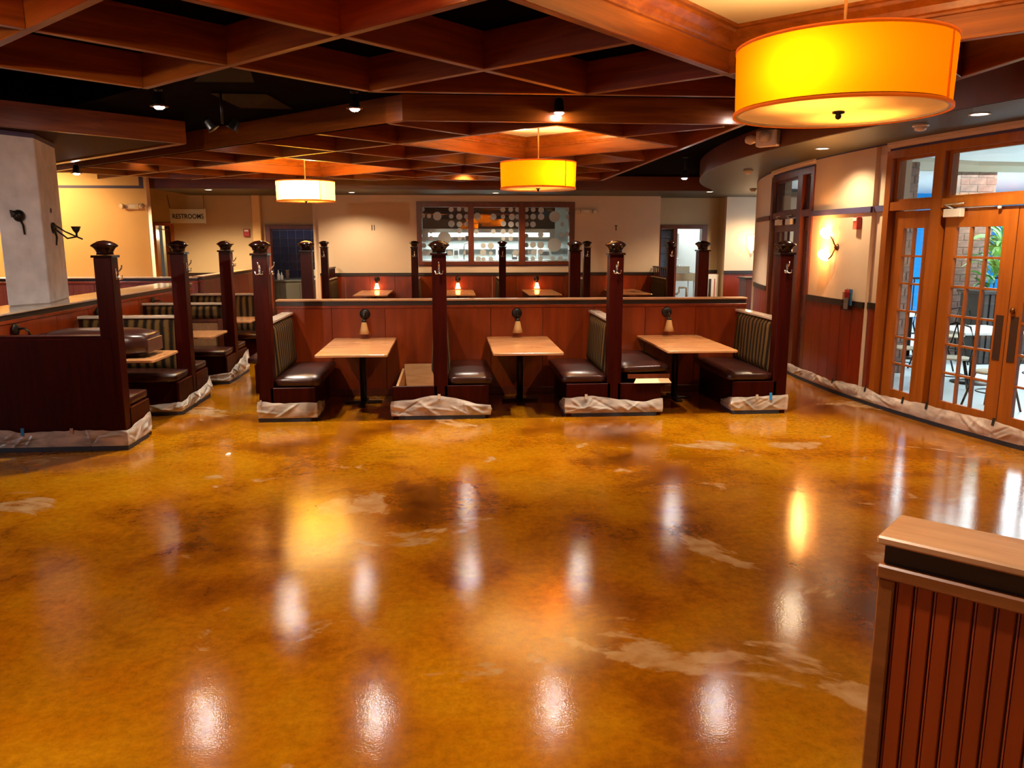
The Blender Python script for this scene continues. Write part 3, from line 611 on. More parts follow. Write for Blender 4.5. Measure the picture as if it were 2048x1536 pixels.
# blue tiled doorway and service counter
d4=empty('door_4',(0,0,0),kind='structure',label='brown framed doorway to the blue tiled service nook')
f=MB(); f.box(-4.52,-4.40,20.28,20.52,0,2.34); f.box(-3.32,-3.24,20.28,20.52,0,2.34); f.box(-4.40,-3.32,20.28,20.52,2.24,2.34)
ob('frame',f,'darkframe',d4,0.006)
ob('wall_tile_backing',MB().box(-4.9,-2.9,21.62,21.7,0,3.0),'grout',d4)
tl=MB().box(-0.098,0.098,-0.008,0.0,-0.098,0.098).mesh('tile',0.006)
for i in range(9):
    for j in range(7): ob('tile',tl,'bluetile',d4,loc=(-4.75+i*0.205,21.62,1.10+j*0.205))
ct=empty('service_counter',(-3.75,21.15,0),label='grey service counter inside the blue tiled nook',cat='counter')
ob('cabinet',MB().box(-0.72,0.75,-0.28,0.42,0,0.92),'counter',ct,0.006); ob('worktop',MB().box(-0.75,0.75,-0.32,0.45,0.92,0.96),'counter',ct,0.006); ob('door',MB().box(-0.6,-0.1,-0.295,-0.28,0.08,0.86),'counter',ct,0.004); ob('door',MB().box(-0.06,0.44,-0.295,-0.28,0.08,0.86),'counter',ct,0.004)
cu=empty('cup_stack',(-4.18,21.05,0.96),label='stack of tan paper cups on the service counter',cat='cups')
for i in range(3): ob('cup',MB().lathe([(0.03,0),(0.042,0.09),(0.045,0.09),(0.045,0.1),(0.038,0.1)],(0,0,i*0.075),12),'clearTape',cu)
for i,x in enumerate((-4.40,-4.33)):
    bt=empty('squeeze_bottle',(x,21.0+0.05*i,0.96),label=('taller' if i==0 else 'shorter')+' white squeeze bottle on the service counter',cat='bottle',group='squeeze bottles on the service counter')
    h=0.2-0.05*i; ob('body',MB().lathe([(0.035,0),(0.037,0.01),(0.037,h*0.7),(0.02,h*0.85)],n=12),'white',bt); ob('cap',MB().lathe([(0.02,h*0.85),(0.018,h*0.95),(0.005,h*1.3),(0,h*1.3)],n=12),'white',bt)
bx_=empty('napkin_box',(-3.42,20.95,0.96),label='white napkin box on the service counter beside the door frame',cat='box'); ob('body',MB().box(-0.14,0.14,-0.08,0.08,0,0.26),'white',bx_,0.01); ob('slot',MB().box(-0.1,0.1,-0.083,-0.08,0.05,0.11),'grout',bx_)
ob('ceiling_nook',MB().box(-7.8,-2.9,20.5,21.9,3.0,3.05),'pwhite',kind='structure',label='pale ceiling of the service nook')
# restroom door
d5=empty('door_5',(0,0,0),kind='structure',label='brown restroom door standing ajar under the hanging sign')
f=MB(); f.box(-7.22,-7.14,20.30,20.52,0,2.40); f.box(-6.80,-6.72,20.30,20.52,0,2.40); f.box(-7.14,-6.80,20.30,20.52,2.32,2.40)
ob('frame',f,'doorwood',d5,0.006)
ob('door_leaf',MB().box(-6.98,-6.80,20.44,20.48,0.01,2.32),'darkframe',d5,0.004); ob('closer_arm',MB().tube([(-7.1,20.32,2.25),(-6.95,20.36,2.22),(-6.85,20.42,2.24)],0.012,6),'steel',d5)
ob('inner_door',MB().box(-7.3,-6.6,21.2,21.25,0,2.5),'doorlight',d5); ob('name_plate',MB().box(-7.10,-7.0,21.19,21.2,1.62,1.69),'kdark',d5)
# ================================================================== HALF WALLS
def half_wall(name,loc,rotz,L,T,label,pan='panel',npan=6,planks=None,captop='cap',ends=True,z=1.23):
    # local: runs along +X from 0 to L, visible face towards -Y, thickness T towards +Y
    h=empty(name,loc,rotz,label=label,cat='half wall')
    ob('core',MB().box(0.012,L-0.012,0.012,T-0.012,0,z-0.10),'darkframe',h)
    ob('cap',MB().box(-0.012,L+0.012,-0.018,T+0.018,z-0.022,z),captop,h,0.005)
    ob('dark_band',MB().box(0.004,L-0.004,0.004,T-0.004,z-0.075,z-0.022),'darkband',h)
    ob('ledge_trim',MB().box(-0.008,L+0.008,-0.014,T+0.014,z-0.112,z-0.075),'trimwood' if planks else 'panel',h,0.005)
    zt=z-0.112
    if planks:
        n=int((L-0.07)/planks)
        ob('end_stile',MB().box(-0.004,0.035,-0.008,T+0.004,0,zt),'trimwood',h,0.004)
        pm=MB(); pw=planks
        poly=[(0.0015,0),(0.003,-0.004),(0.006,-0.0055),(0.0075,-0.002),(0.009,-0.0055),(pw-0.004,-0.006),(pw-0.0015,-0.003),(pw-0.0015,0.008),(0.0015,0.008)]
        pm.prism(poly,0.0,zt); me=pm.mesh('plank')
        for i in range(n): ob('plank',me,'fgpanel',h,loc=(0.036+i*pw,0.004,0))
        ob('back_panel',MB().box(0.03,L-0.03,T-0.01,T,0,zt),'redpanel',h)
    else:
        w_=L/npan
        for i in range(npan):
            ob('panel',MB().box(i*w_+0.003,(i+1)*w_-0.003,-0.004,0.012,0.09,zt),pan,h,0.002)
            ob('panel',MB().box(i*w_+0.003,(i+1)*w_-0.003,T-0.012,T+0.004,0.09,zt),pan,h,0.002)
        ob('baseboard',MB().box(0,L,-0.01,T+0.01,0,0.09),'darkframe',h,0.004)
    return h
half_wall('half_wall',(-2.14,10.02,0),0,5.98,0.15,'long cherry panelled half wall behind the three front booths','panel',9)
half_wall('half_wall',(1.072,1.793,0),R_(-45),1.75,0.17,'beadboard half wall with a maple cap in the near corner','redpanel',planks=0.0432)
half_wall('half_wall',(-4.37,7.57,0),R_(90),6.33,0.52,'half wall with a broad pale top carrying the plaster pillar','panel',8,captop='captop',z=1.25)
half_wall('half_wall',(-9.4,15.65,0),0,4.6,0.30,'plum beadboard half wall in front of the yellow partition','purplepanel',12,captop='captop',z=1.27)
half_wall('half_wall',(-4.72,15.70,0),R_(90),4.3,0.16,'narrow orange panelled half wall leading back to the tiled nook','panel',5,z=1.29)
# plaster pillar standing on the broad half wall
pil=empty('plaster_pillar',(-4.70,9.60,1.25),label='rough plaster pillar with its wall lamps removed',cat='pillar')
pm=MB().prism([(-0.079,-0.607),(0.173,-0.206),(-0.07,0.786),(-0.24,0.60)],0,1.85); ob('shaft',pm,'plaster',pil,0.012)
ob('tape_band',MB().prism([(-0.084,-0.615),(0.179,-0.207),(-0.068,0.793),(-0.246,0.606)],1.81,1.86),'tape',pil)
# ================================================================== BOOTHS
def seat_me(x0,x1,D,z0=0.375,z1=0.475): return MB().pillow(x0,x1,0.02,D-0.02,z0,z1,0.035,0.022)
def divider(name,loc,rotz,label,group,D=1.36,seats=(-1,1),styles=None,panel_only=False,hook=True,crest=False,hw=0.55,side_hook=0):
    styles=styles or {}
    d=empty(name,loc,rotz,label=label,cat='booth bench',group=group)
    ob('post',MB().box(-0.078,0.078,0,0.156,0,1.80),'post',d,0.006)
    cp=[(0.0,1.80),(0.098,1.80),(0.098,1.822),(0.075,1.826),(0.070,1.845),(0.078,1.865),(0.094,1.888),(0.116,1.903),(0.116,1.912),(0.090,1.930),(0.055,1.948),(0.0,1.957)]
    pc=MB(); pc.box(-0.092,0.092,-0.014,0.170,1.80,1.822); pc.lathe([(0.0,1.822)]+cp[3:],(0,0.078,0),28); ob('post_cap',pc,'capgloss',d)
    if hook:
        for hx,ang in ((0,0),)+(((0,1),) if side_hook else ()):
            hb=MB()
            mt=None if not ang else Matrix.Translation((0.078,0.078,0))@Matrix.Rotation(R_(90),4,'Z')
            hb.box(-0.010,0.010,-0.006,0.0,1.60,1.70,mat=mt)
            hb.tube([(0,-0.004,1.66),(0,-0.03,1.67),(0,-0.055,1.70),(0,-0.06,1.73)],0.0075,6,mat=mt)
            for s in (-1,1): hb.tube([(0,-0.004,1.62),(s*0.012,-0.03,1.60),(s*0.035,-0.04,1.605),(s*0.042,-0.04,1.635)],0.0075,6,mat=mt)
            hb.lathe([(0,0),(0.009,0.003),(0.010,0.010),(0.006,0.017),(0,0.018)],(0,-0.004,1.645) if not ang else (0.085,0.078,1.645),8)
            ob('coat_hook',hb,'chrome',d)
    ob('backrest_panel',MB().box(-0.036,0.036,0.13,D,0,1.055),'post',d)
    ob('backrest_cap',MB().box(-0.066,0.066,0.158,D,1.055,1.085),'captop' if not panel_only else 'post',d,0.005)
    if crest:
        cr=MB(); cr.box(-0.03,0.03,0.3,D,1.085,1.10); cr.box(-0.03,0.03,0.3,D,1.30,1.33)
        for i in range(8): cr.box(-0.012,0.012,0.34+i*(D-0.4)/7,0.38+i*(D-0.4)/7,1.10,1.30)
        ob('crest_rail',cr,'post',d)
    for s in (-1,1):
        if s not in seats: continue
        st=styles.get(s,'cushion'); X=lambda a,b:(min(s*a,s*b),max(s*a,s*b))
        x0,x1=X(0.05,hw-0.03)
        if st!='backless':
            pad=MB()
            def fn(u,v,s=s):
                y=0.17+(D-0.20)*u; z=0.46+0.585*v
                e=min(u,1-u,v,1-v); b=0.042+0.035*min(1,e/0.10)**0.5+0.035*(1-v)
                return (s*b,y,z)
            pad.grid(fn,24,12); ob('backrest_pad',pad,'fabric',d)
        else:
            pad=MB()
            def fn2(u,v,s=s):
                y=0.17+(D-0.20)*u; z=0.86+0.185*v
                e=min(u,1-u,v,1-v); return (s*(0.042+0.05*min(1,e/0.12)**0.5),y,z)
            pad.grid(fn2,16,6); ob('backrest_pad',pad,'fabric',d)
            x2,x3=X(0.036,0.046); ob('backing_board',MB().box(x2,x3,0.24,D-0.05,0.47,0.80),'ply',d,label='bare plywood backing where upholstery is missing')
            x2,x3=X(0.036,0.075); fr=MB(); fr.box(x2,x3,0.158,0.23,0.40,0.86); fr.box(x2,x3,0.23,D,0.81,0.86); ob('backing_frame',fr,'darkframe',d,0.006)
        x0,x1=X(0.04,hw)
        ob('end_panel',MB().box(x0,x1,0.0,0.03,0.0,0.375),'post',d,0.004)
        if st=='open':
            fx0,fx1=X(hw-0.06,hw-0.03); bxs=MB(); bxs.box(fx0,fx1,0.03,D,0.0,0.36); ob('seat_front_board',bxs,'ply',d,0.003)
            ix0,ix1=X(0.04,hw-0.06); ob('box_floor',MB().box(ix0,ix1,0.03,D,0.12,0.14),'ply',d); ob('box_back',MB().box(ix0,ix1,D-0.04,D-0.02,0.14,0.42),'ply',d)
            sx0,sx1=X(0.04,0.06); ob('box_side',MB().box(sx0,sx1,0.16,D-0.04,0.14,0.45),'ply',d)
        else:
            fx0,fx1=X(0.04,hw-0.05); ob('seat_box',MB().box(fx0,fx1,0.03,D,0.0,0.372),'post',d)
        if st in('cushion','backless'):
            cx0,cx1=X(0.075,hw+0.05); ob('seat_cushion',seat_me(cx0,cx1,D),'vinyl',d)
        elif st=='raised':
            cx0,cx1=X(0.075,hw+0.10)
            me=MB(); mt=Matrix.Translation((0,0,0.475))@Matrix.Rotation(R_(-s*1.5),4,'Y'); me.pillow(cx0,cx1,0.03,D-0.03,0.0,0.09,0.035,0.022,mat=mt)
            ob('seat_cushion',me,'vinyl',d,label='vinyl seat cushion propped up on its board')
            bm_=MB(); px0,px1=X(0.16,hw+0.10); bm_.box(px0,px1,0.02,D-0.1,0.425,0.470); ob('cushion_base',bm_,'darkframe',d)
            q0,q1=X(0.22,hw+0.11); bb=MB(); bb.add([(q0,-0.03,0.378),(q1,-0.03,0.378),(q1-0.03*s,0.0,0.425),(q0+0.03,0.0,0.425),(q0,-0.02,0.378),(q1,-0.02,0.378),(q1-0.03*s,0.01,0.425),(q0+0.03,0.01,0.425)],[(0,1,2,3),(7,6,5,4),(0,4,5,1),(1,5,6,2),(2,6,7,3),(3,7,4,0)])
            ob('hardboard_sheet',bb,'board',d,label='cream hardboard strip sticking out under the cushion')
    if panel_only:
        ob('outer_panel',MB().box(-0.085,-0.045,0.06,D,0,1.06),'post',d,0.004)
    return d
G1='booth benches of the front row'
divider('booth_bench',(-2.00,8.62,0),0,'front row bench at the aisle end, with a seat on one side only',G1,seats=(1,),hw=0.52,side_hook=1)
divider('booth_bench',(-0.11,8.62,0),0,'front row double bench missing one seat cushion, open plywood box showing',G1,styles={-1:'open'},hw=0.53)
divider('booth_bench',(1.83,8.62,0),0,'front row double bench with a raised cushion over a cream board',G1,styles={1:'raised'},hw=0.54)
divider('booth_bench',(3.75,8.62,0),0,'front row end bench beside the curved glazed wall, bright blue tape on its wrap',G1,seats=(-1,),hw=0.55)
G2='booth benches behind the long half wall'
divider('booth_bench',(-2.02,11.66,0),R_(180),'bench post behind the long half wall in front of the blue tiled doorway',G2,hook=False)
divider('booth_bench',(1.83,11.66,0),R_(180),'bench post behind the long half wall before the kitchen window frame edge',G2,hook=False)
divider('booth_bench',(3.74,11.66,0),R_(180),'bench post behind the long half wall in front of the prep room door',G2,hook=False)
G3='booth benches against the back wall'
for x,l,sts,cr in ((-2.80,'back wall bench nearest the blue tiled doorway, slotted crest rail',(1,),True),(-0.78,'back wall bench just before the kitchen window edge',(-1,1),False),(1.22,'back wall bench in front of the middle window pane',(-1,1),False),(3.18,'back wall bench beside the cream wall with the metal bracket',(-1,1),False),(5.16,'back wall bench nearest the prep room door, slotted crest rail',(-1,),True)):
    divider('booth_bench',(x,18.25,0),0,l,G3,D=1.60,seats=sts,crest=cr)
G4='booth benches along the broad half wall'
divider('booth_bench',(-3.07,7.62,0),R_(90),'nearest side bench with a plain mahogany end panel facing out',G4,D=1.26,seats=(1,),panel_only=True)
divider('booth_bench',(-3.07,9.62,0),R_(90),'second side bench with a striped back behind the loose brown cushion',G4,D=1.26)
divider('booth_bench',(-3.07,11.60,0),R_(90),'third side bench with its lower back stripped to plywood',G4,D=1.26,styles={-1:'backless'})
divider('booth_bench',(-3.07,13.62,0),R_(90),'fourth side bench, farthest along the broad half wall',G4,D=1.26)
def table(loc,rotz,L,W,label,group):
    t=empty('booth_table',loc,rotz,label=label,cat='table',group=group)
    w2=W/2; r=0.035
    def rr(ins):
        c=[]
        for cx,cy,a0 in ((w2-r,L-r,0),(-w2+r,L-r,90),(-w2+r,r,180),(w2-r,r,270)):
            for k in range(4): a=R_(a0+30*k); c.append((cx+(r-ins)*math.cos(a),cy+(r-ins)*math.sin(a)))
        return c
    ob('tabletop',MB().prism(rr(0),0.725,0.752),'table',t,0.003); ob('edge_band',MB().prism(rr(-0.002),0.729,0.748),'cap',t)
    ob('pedestal',MB().tube([(0,L*0.72,0.02),(0,L*0.72,0.71)],0.04,10),'iron',t); ob('base',MB().box(-0.22,0.22,L*0.72-0.04,L*0.72+0.04,0,0.03).box(-0.04,0.04,L*0.72-0.25,L*0.72+0.22,0,0.03),'iron',t,0.006); ob('support_plate',MB().box(-0.2,0.2,L*0.72-0.3,L*0.72+0.2,0.71,0.725),'iron',t)
    return t
T1='maple tables of the front booths'
table((-1.06,8.46,0),0,1.54,0.77,'front booth table beside the bench missing its neighbour cushion, nearest the aisle',T1)
table((0.85,8.46,0),0,1.54,0.77,'front booth table between the two double benches',T1)
table((2.80,8.50,0),0,1.50,0.80,'front booth table nearest the curved glazed wall',T1)
T2='pale tables along the back wall'
for x,l in ((-1.78,'back wall table between the tiled doorway and the kitchen window'),(0.21,'back wall table under the first pane of the kitchen window'),(2.18,'back wall table under the third pane of the kitchen window'),(4.28,'back wall table nearest the prep room door')):
    table((x,17.95,0),0,1.90,0.76,l,T2)
T3='tables of the side booths'
for y,l in ((8.62,'side booth table carrying the loose brown cushion'),(10.62,'side booth table in front of the plywood backed bench'),(12.62,'side booth table farthest along the broad half wall')):
    table((-3.02,y,0),R_(90),1.28,0.76,l,T3)
# loose seat cushion dumped on the first side table
lc=empty('loose_cushion',(-3.75,8.62,0.774),label='loose brown vinyl seat cushion lying across the nearest side table',cat='cushion')
ob('cover',MB().pillow(-0.55,0.62,-0.27,0.27,0.0,0.25,0.09,0.02),'vinyl',lc); ob('underside_board',MB().box(0.605,0.628,-0.2,0.2,0.03,0.17),'brownvinyl',lc,0.004)
# ================================================================== WALL LAMPS
def booth_lamp(loc,rotz,label,group,lit):
    l=empty('wall_lamp',loc,rotz,label=label,cat='lamp',group=group)
    mt=Matrix.Rotation(R_(90),4,'X')
    ob('back_plate',MB().lathe([(0,0),(0.062,0),(0.066,0.01),(0.058,0.02),(0.035,0.028),(0,0.032)],n=20,mat=mt),'iron',l)
    ob('arm',MB().tube([(0,-0.02,0.0),(0,-0.09,0.01),(0,-0.13,-0.02),(0,-0.135,-0.06)],0.011,8),'iron',l)
    ob('socket',MB().lathe([(0,0),(0.026,0),(0.03,-0.03),(0.026,-0.04)],(0,-0.135,-0.055),12),'iron',l)
    ob('glass_shade',MB().lathe([(0.028,-0.005),(0.036,-0.03),(0.046,-0.08),(0.068,-0.15),(0.065,-0.15),(0.042,-0.08),(0.03,-0.03)],(0,-0.135,-0.085),18,close=False),'litglass' if lit else 'unlitglass',l)
    if lit: light_child(point('lamp_bulb',(0,0,0),4.5,(1.0,0.50,0.16),0.03),l,(0,-0.135,-0.19))
    return l
for x,l in ((-1.06,'unlit amber wall lamp above the front table nearest the aisle'),(0.85,'unlit amber wall lamp above the middle front table'),(2.79,'unlit amber wall lamp above the front table nearest the glazed wall')):
    booth_lamp((x,10.016,1.05),0,l,'unlit lamps on the long half wall',False)
for x,l in ((-1.78,'glowing wall lamp on the back wainscot nearest the tiled doorway'),(0.21,'glowing wall lamp on the back wainscot under the first window pane'),(2.18,'glowing wall lamp on the back wainscot under the third window pane'),(4.20,'glowing wall lamp on the back wainscot nearest the prep room')):
    booth_lamp((x,19.88,1.02),0,l,'lit lamps on the back wainscot',True)
for y,l in ((8.25,'dark wall lamp on the broad half wall beside the nearest side table'),(10.15,'dark wall lamp on the broad half wall beside the second side table'),(12.0,'dark wall lamp on the broad half wall beside the third side table')):
    booth_lamp((-4.345,y,1.08),R_(90),l,'dark lamps on the broad half wall',False)
# scrolled sconces left on the pillar without glass
def scroll(loc,rotz,label,arms):
    s=empty('wall_sconce',loc,rotz,label=label,cat='sconce')
    mt=Matrix.Rotation(R_(90),4,'X')
    ob('back_plate',MB().lathe([(0,0),(0.066,0),(0.062,0.02),(0.03,0.04),(0,0.045)],n=18,mat=mt),'iron',s)
    ob('leaf_scroll',MB().add([(-0.1,-0.01,0.06),(-0.02,-0.03,0.045),(-0.05,-0.03,0.0),(-0.09,-0.015,-0.02),(-0.06,-0.05,0.02)],[(0,1,4),(1,2,4),(2,3,4),(3,0,4)]),'iron',s)
    ob('tail',MB().tube([(0.0,-0.02,-0.04),(0.02,-0.03,-0.1),(0.035,-0.015,-0.2)],[0.014,0.012,0.009],8),'iron',s)
    if arms:
        ob('arm',MB().tube([(0,-0.03,-0.02),(0.02,-0.14,-0.12),(0.02,-0.24,-0.1)],0.010,8).tube([(0,-0.03,0.03),(0.02,-0.12,-0.04),(0.02,-0.24,-0.1),(0.03,-0.3,-0.13)],0.009,8).tube([(0.02,-0.24,-0.1),(0.02,-0.24,-0.06)],0.012,8),'iron',s)
        ob('cup',MB().lathe([(0.012,0),(0.035,0.03),(0.055,0.08),(0.05,0.08),(0.0,0.03)],(0.02,-0.24,-0.06),14),'iron',s)
    return s
scroll((-4.662,9.178,2.22),R_(58),'dark scrolled sconce plate on the pale front face of the pillar',False)
scroll((-4.638,9.856,2.10),R_(104),'dark scrolled sconce with an empty cup on the pillar side',True)
pb=empty('junction_patch',(-4.640,9.855,2.30),R_(104),label='scorched wire hole above the empty sconce on the pillar',cat='hole'); ob('patch',MB().lathe([(0,0),(0.03,0.0),(0.026,0.006),(0,0.007)],n=12,mat=Matrix.Rotation(R_(90),4,'X')),'kdark',pb)
# twin shade sconce on the curved pier
tx,ty=wp(-0.85,0.0); ts=empty('twin_sconce',(tx,ty,1.87),R_(-90),label='lit twin shade bronze sconce on the curved pier below the purple tape',cat='sconce')
mt=Matrix.Rotation(R_(90),4,'X')
ob('back_plate',MB().lathe([(0,0),(0.045,0),(0.04,0.02),(0.02,0.04),(0,0.042)],n=16,mat=mt),'brass',ts)
ob('arm',MB().tube([(0,-0.02,0),(0.03,-0.06,0.04),(0.02,-0.08,0.10),(-0.03,-0.085,0.135)],0.010,8).tube([(0,-0.02,0),(0.03,-0.06,-0.05),(0.02,-0.08,-0.11),(-0.05,-0.085,-0.15)],0.010,8),'brass',ts)
for z0,dx,ang in ((0.135,-0.03,-72),(-0.15,-0.05,-70)):
    mm=Matrix.Translation((dx,-0.085,z0))@Matrix.Rotation(R_(ang),4,'Y')
    ob('glass_shade',MB().lathe([(0.020,0),(0.040,0.03),(0.062,0.09),(0.070,0.15),(0.058,0.21),(0.04,0.225),(0.05,0.20),(0.058,0.15),(0.05,0.09),(0.018,0.03)],n=18,mat=mm,close=False),'litglass',ts)
    light_child(point('sconce_bulb',(0,0,0),8.0,(1.0,0.42,0.10),0.04),ts,(dx-0.27,-0.13,z0+0.09))
# fire alarm, menu holder
ax,ay=wp(-2.85,0.0); al=empty('fire_alarm',(ax,ay,2.17),R_(-93),label='red fire alarm strobe on the curved pier',cat='alarm'); ob('housing',MB().box(-0.055,0.055,-0.06,0,-0.08,0.07),'red',al,0.006); ob('strobe_lens',MB().box(-0.045,0.045,-0.066,-0.06,0.02,0.06),'white',al,0.003)
al=empty('fire_alarm',(-4.97,20.33,2.15),0,label='small red fire alarm on the tan wall near the restroom sign',cat='alarm'); ob('housing',MB().box(-0.075,0.075,-0.06,0,-0.09,0.09),'red',al,0.006); ob('strobe_lens',MB().box(-0.05,0.05,-0.066,-0.06,0.03,0.07),'white',al,0.003)
mx_,my_=wp(-2.62,0.03); mh=empty('leaflet_holder',(mx_,my_,1.10),R_(-93),label='clear acrylic leaflet holder on the dado of the curved pier',cat='holder')
ob('case',MB().box(-0.085,0.085,-0.05,-0.046,0,0.22).box(-0.085,0.085,-0.006,-0.001,0,0.26).box(-0.085,-0.081,-0.05,0,0,0.22).box(0.081,0.085,-0.05,0,0,0.22),'acrylic',mh); ob('leaflet',MB().box(-0.075,0.06,-0.03,-0.026,0.15,0.25),'paperred',mh); ob('leaflet',MB().box(0.03,0.12,-0.02,-0.016,0.06,0.26),'paperblue',mh); ob('leaflet',MB().box(-0.07,0.05,-0.036,-0.033,0.01,0.15),'sign',mh)
# far small sconce
sc=empty('wall_sconce',(7.72,20.05,1.80),0,label='lit glass sconce on the cream wall beyond the far glazed doors',cat='sconce')
ob('glass_shade',MB().add([(-0.11,-0.06,0.28),(0.1,-0.1,0.30),(0.08,-0.1,-0.02),(0.0,-0.1,-0.16),(-0.1,-0.06,0.02),(-0.11,-0.0,0.28),(0.1,-0.0,0.30),(0.08,-0.0,-0.02),(0.0,-0.0,-0.16),(-0.1,-0.0,0.02)],[(0,1,2,3,4),(5,6,7,8,9),(0,1,6,5),(1,2,7,6),(2,3,8,7),(3,4,9,8),(4,0,5,9)]),'litglass',sc,0.006); ob('arm',MB().tube([(0.06,-0.03,-0.12),(0.14,-0.05,-0.1),(0.16,-0.03,-0.02)],0.012,6),'brass',sc)
light_child(point('sconce_bulb',(0,0,0),3.5,(1.0,0.78,0.5),0.05),sc,(-0.02,-0.25,0.2))
# ================================================================== PENDANTS, SPOTS, DOWNLIGHTS
def pendant(pq,label,dia=0.96,power=70,z0=2.59,z1=2.90,hot=0.0,fab='shade'):
    X,Y=lat(*pq); p=empty('pendant_lamp',(X,Y,3.395),label=label,cat='lamp',group='amber drum pendants')
    r=dia/2; b=z0-3.395; t=z1-3.395; n=64
    sh=MB().lathe([(r*0.985,b),(r,t)],n=n,close=False); ob('shade',sh,fab,p)
    tr=MB()
    for z in (b,t):
        tr.lathe([(r*0.99,z-0.008),(r*1.006,z-0.008),(r*1.006,z+0.008),(r*0.99,z+0.008),(r*0.99,z-0.008)],n=n,close=False)
    ob('shade_trim',tr,'shadetrim',p)
    ob('seam',MB().box(-0.004,0.004,-r*1.006,-r*0.99,b,t,mat=Matrix.Rotation(R_(38),4,'Z')),'shadetrim',p)
    ob('diffuser',MB().lathe([(0.0,b+0.006),(r*0.965,b+0.006),(r*0.965,b+0.012),(0,b+0.012)],n=n),'diffuser',p)
    ob('diffuser_ring',MB().lathe([(r*0.955,b-0.004),(r*0.985,b-0.004),(r*0.985,b+0.014),(r*0.955,b+0.014),(r*0.955,b-0.004)],n=n,close=False),'white',p)
    ob('finial',MB().lathe([(0,b-0.035),(0.012,b-0.03),(0.016,b-0.018),(0.012,b-0.008),(0.03,b-0.004),(0.03,b+0.006)],n=14),'iron',p)
    ob('rod',MB().tube([(0,0,b+0.01),(0,0,-0.01)],0.009,8),'brass',p); ob('canopy',MB().lathe([(0.07,0.0),(0.065,-0.02),(0.02,-0.03)],n=18),'brass',p)
    for k in range(2):
        a=R_(205+180*k+hot); q=r*0.70
        light_child(point('pendant_bulb',(0,0,0),power/2,WARM,0.05),p,(q*math.cos(a),q*math.sin(a),(b+t)/2))
    return p
pendant((3.5,1.2),'large amber drum pendant close overhead, cropped against the orange coffer',1.03,92,hot=18)
pendant((6.5,5.2),'amber drum pendant hanging before the kitchen window',0.94,150,hot=95)
pendant((6.5,9.2),'farthest drum pendant, its shade glowing near white, before the tiled doorway',0.94,260,hot=60,fab='shadehot')
pendant((-0.5,3.2),'added fill pendant beside the viewpoint, out of view',0.96,110)  # unseen pendants added beside and behind the camera as fill
pendant((-1.5,-2.8),'added fill pendant behind the viewpoint, out of view',0.96,110)
for p,q in ((2.0,2.7),(1.0,3.7)):
    X,Y=lat(p,q); rl=empty('recessed_light',(X,Y,3.555),label='recessed lamp in the small lit coffer nearest %s'%('the viewpoint' if p==2.0 else 'the side booths'),cat='lamp'); ob('trim_ring',MB().lathe([(0.075,0),(0.095,0),(0.095,-0.012),(0.075,-0.012),(0.075,0)],n=20,close=False),'white',rl); ob('lens',MB().lathe([(0,-0.006),(0.075,-0.006)],n=20),'can',rl)
    light_child(point('coffer_bulb',(0,0,0),70,WARM,0.06),rl,(0,0,-0.12))
YEL=((-8.35,16.2,'close before the yellow partition'),(-9.4,15.6,'hidden by the plaster pillar before the yellow partition'))  # unseen fill lamps added to brighten the yellow partition
HID=[(-7.1,15.0,'added recessed fill light before the yellow partition'),(-9.2,15.0,'added recessed fill light hidden behind the plaster pillar'),(-9.7,12.9,'added recessed fill light beyond the broad half wall'),(-2.365, 10.965, 'recessed cell light nearest the side booths'), (-1.393, 11.679, 'recessed cell light over the bench missing its cushion'), (0.258, 12.126, 'recessed cell light before the kitchen window'), (2.021, 11.911, 'recessed cell light beyond the drum pendant at the window'), (2.193, 15.093, 'recessed cell light near the far edge of the lattice'), (-5.16, 14.104, 'recessed cell light before the restroom sign'), (0.301, 15.523, 'recessed cell light over the back wall tables')]  # lights by the partition, pillar and broad half wall are added fill
def track(loc,label,power=160,tilt=(0,0),size=1.0,spot_ang=110):
    z=loc[2]; t=empty('track_light',(loc[0],loc[1],ZC),label=label,cat='spotlight',group='ceiling spotlights')
    dz=z-ZC
    ob('stem',MB().tube([(0,0,0),(0,0,dz+0.12)],0.010,8),'iron',t); ob('mount',MB().lathe([(0.04,0),(0.04,-0.02),(0.02,-0.025)],n=14),'iron',t)
    ob('head',MB().lathe([(0.0,0.14),(0.03,0.135),(0.045,0.10),(0.052,0.03),(0.062,0.0),(0.058,0.0),(0.045,0.03)],(0,0,dz),18,close=False),'iron',t)
    ob('rim',MB().lathe([(0.060,0.0),(0.082,0.004),(0.082,0.010),(0.060,0.010),(0.060,0.0)],(0,0,dz),20,close=False),'brass',t)
    ob('bulb',MB().lathe([(0.0,-0.022),(0.028,-0.018),(0.046,-0.004),(0.046,0.02),(0,0.03)],(0,0,dz),16),'bulb',t)
    light_child(spot('spot_beam',(0,0,0),power,SPOTC,spot_ang,0.8,0.04),t,(0,0,dz-0.035),(R_(tilt[0]),R_(tilt[1]),0))
    return t
track((-2.70,8.02,3.19),'bright ceiling spotlight nearest the deep beam end',170)
track((-0.88,8.0,3.19),'bright ceiling spotlight between the zigzag beams and the side booths',170)
track((1.09,8.0,3.18),'bright ceiling spotlight over the middle front booth',170)
track((2.92,7.85,3.18),'ceiling spotlight half hidden beside the large drum pendant',170)
track((-5.86,13.4,3.0),'small ceiling spotlight near the yellow partition',170)
track((4.02,13.6,3.0),'distant ceiling spotlight before the olive soffit bulge',170)
track((-3.4,2.6,3.0),'added fill spotlight, out of view over the near aisle',420,tilt=(48,-12))  # unseen spot added and tilted to brighten the plaster pillar
track((2.2,-2.5,3.0),'added fill spotlight behind the viewpoint',170)  # fill spot added behind the camera, never in view
track((-1.9,-3.2,3.0),'added fill spotlight behind the viewpoint by the side wall',170)  # another unseen spot added behind the camera as fill
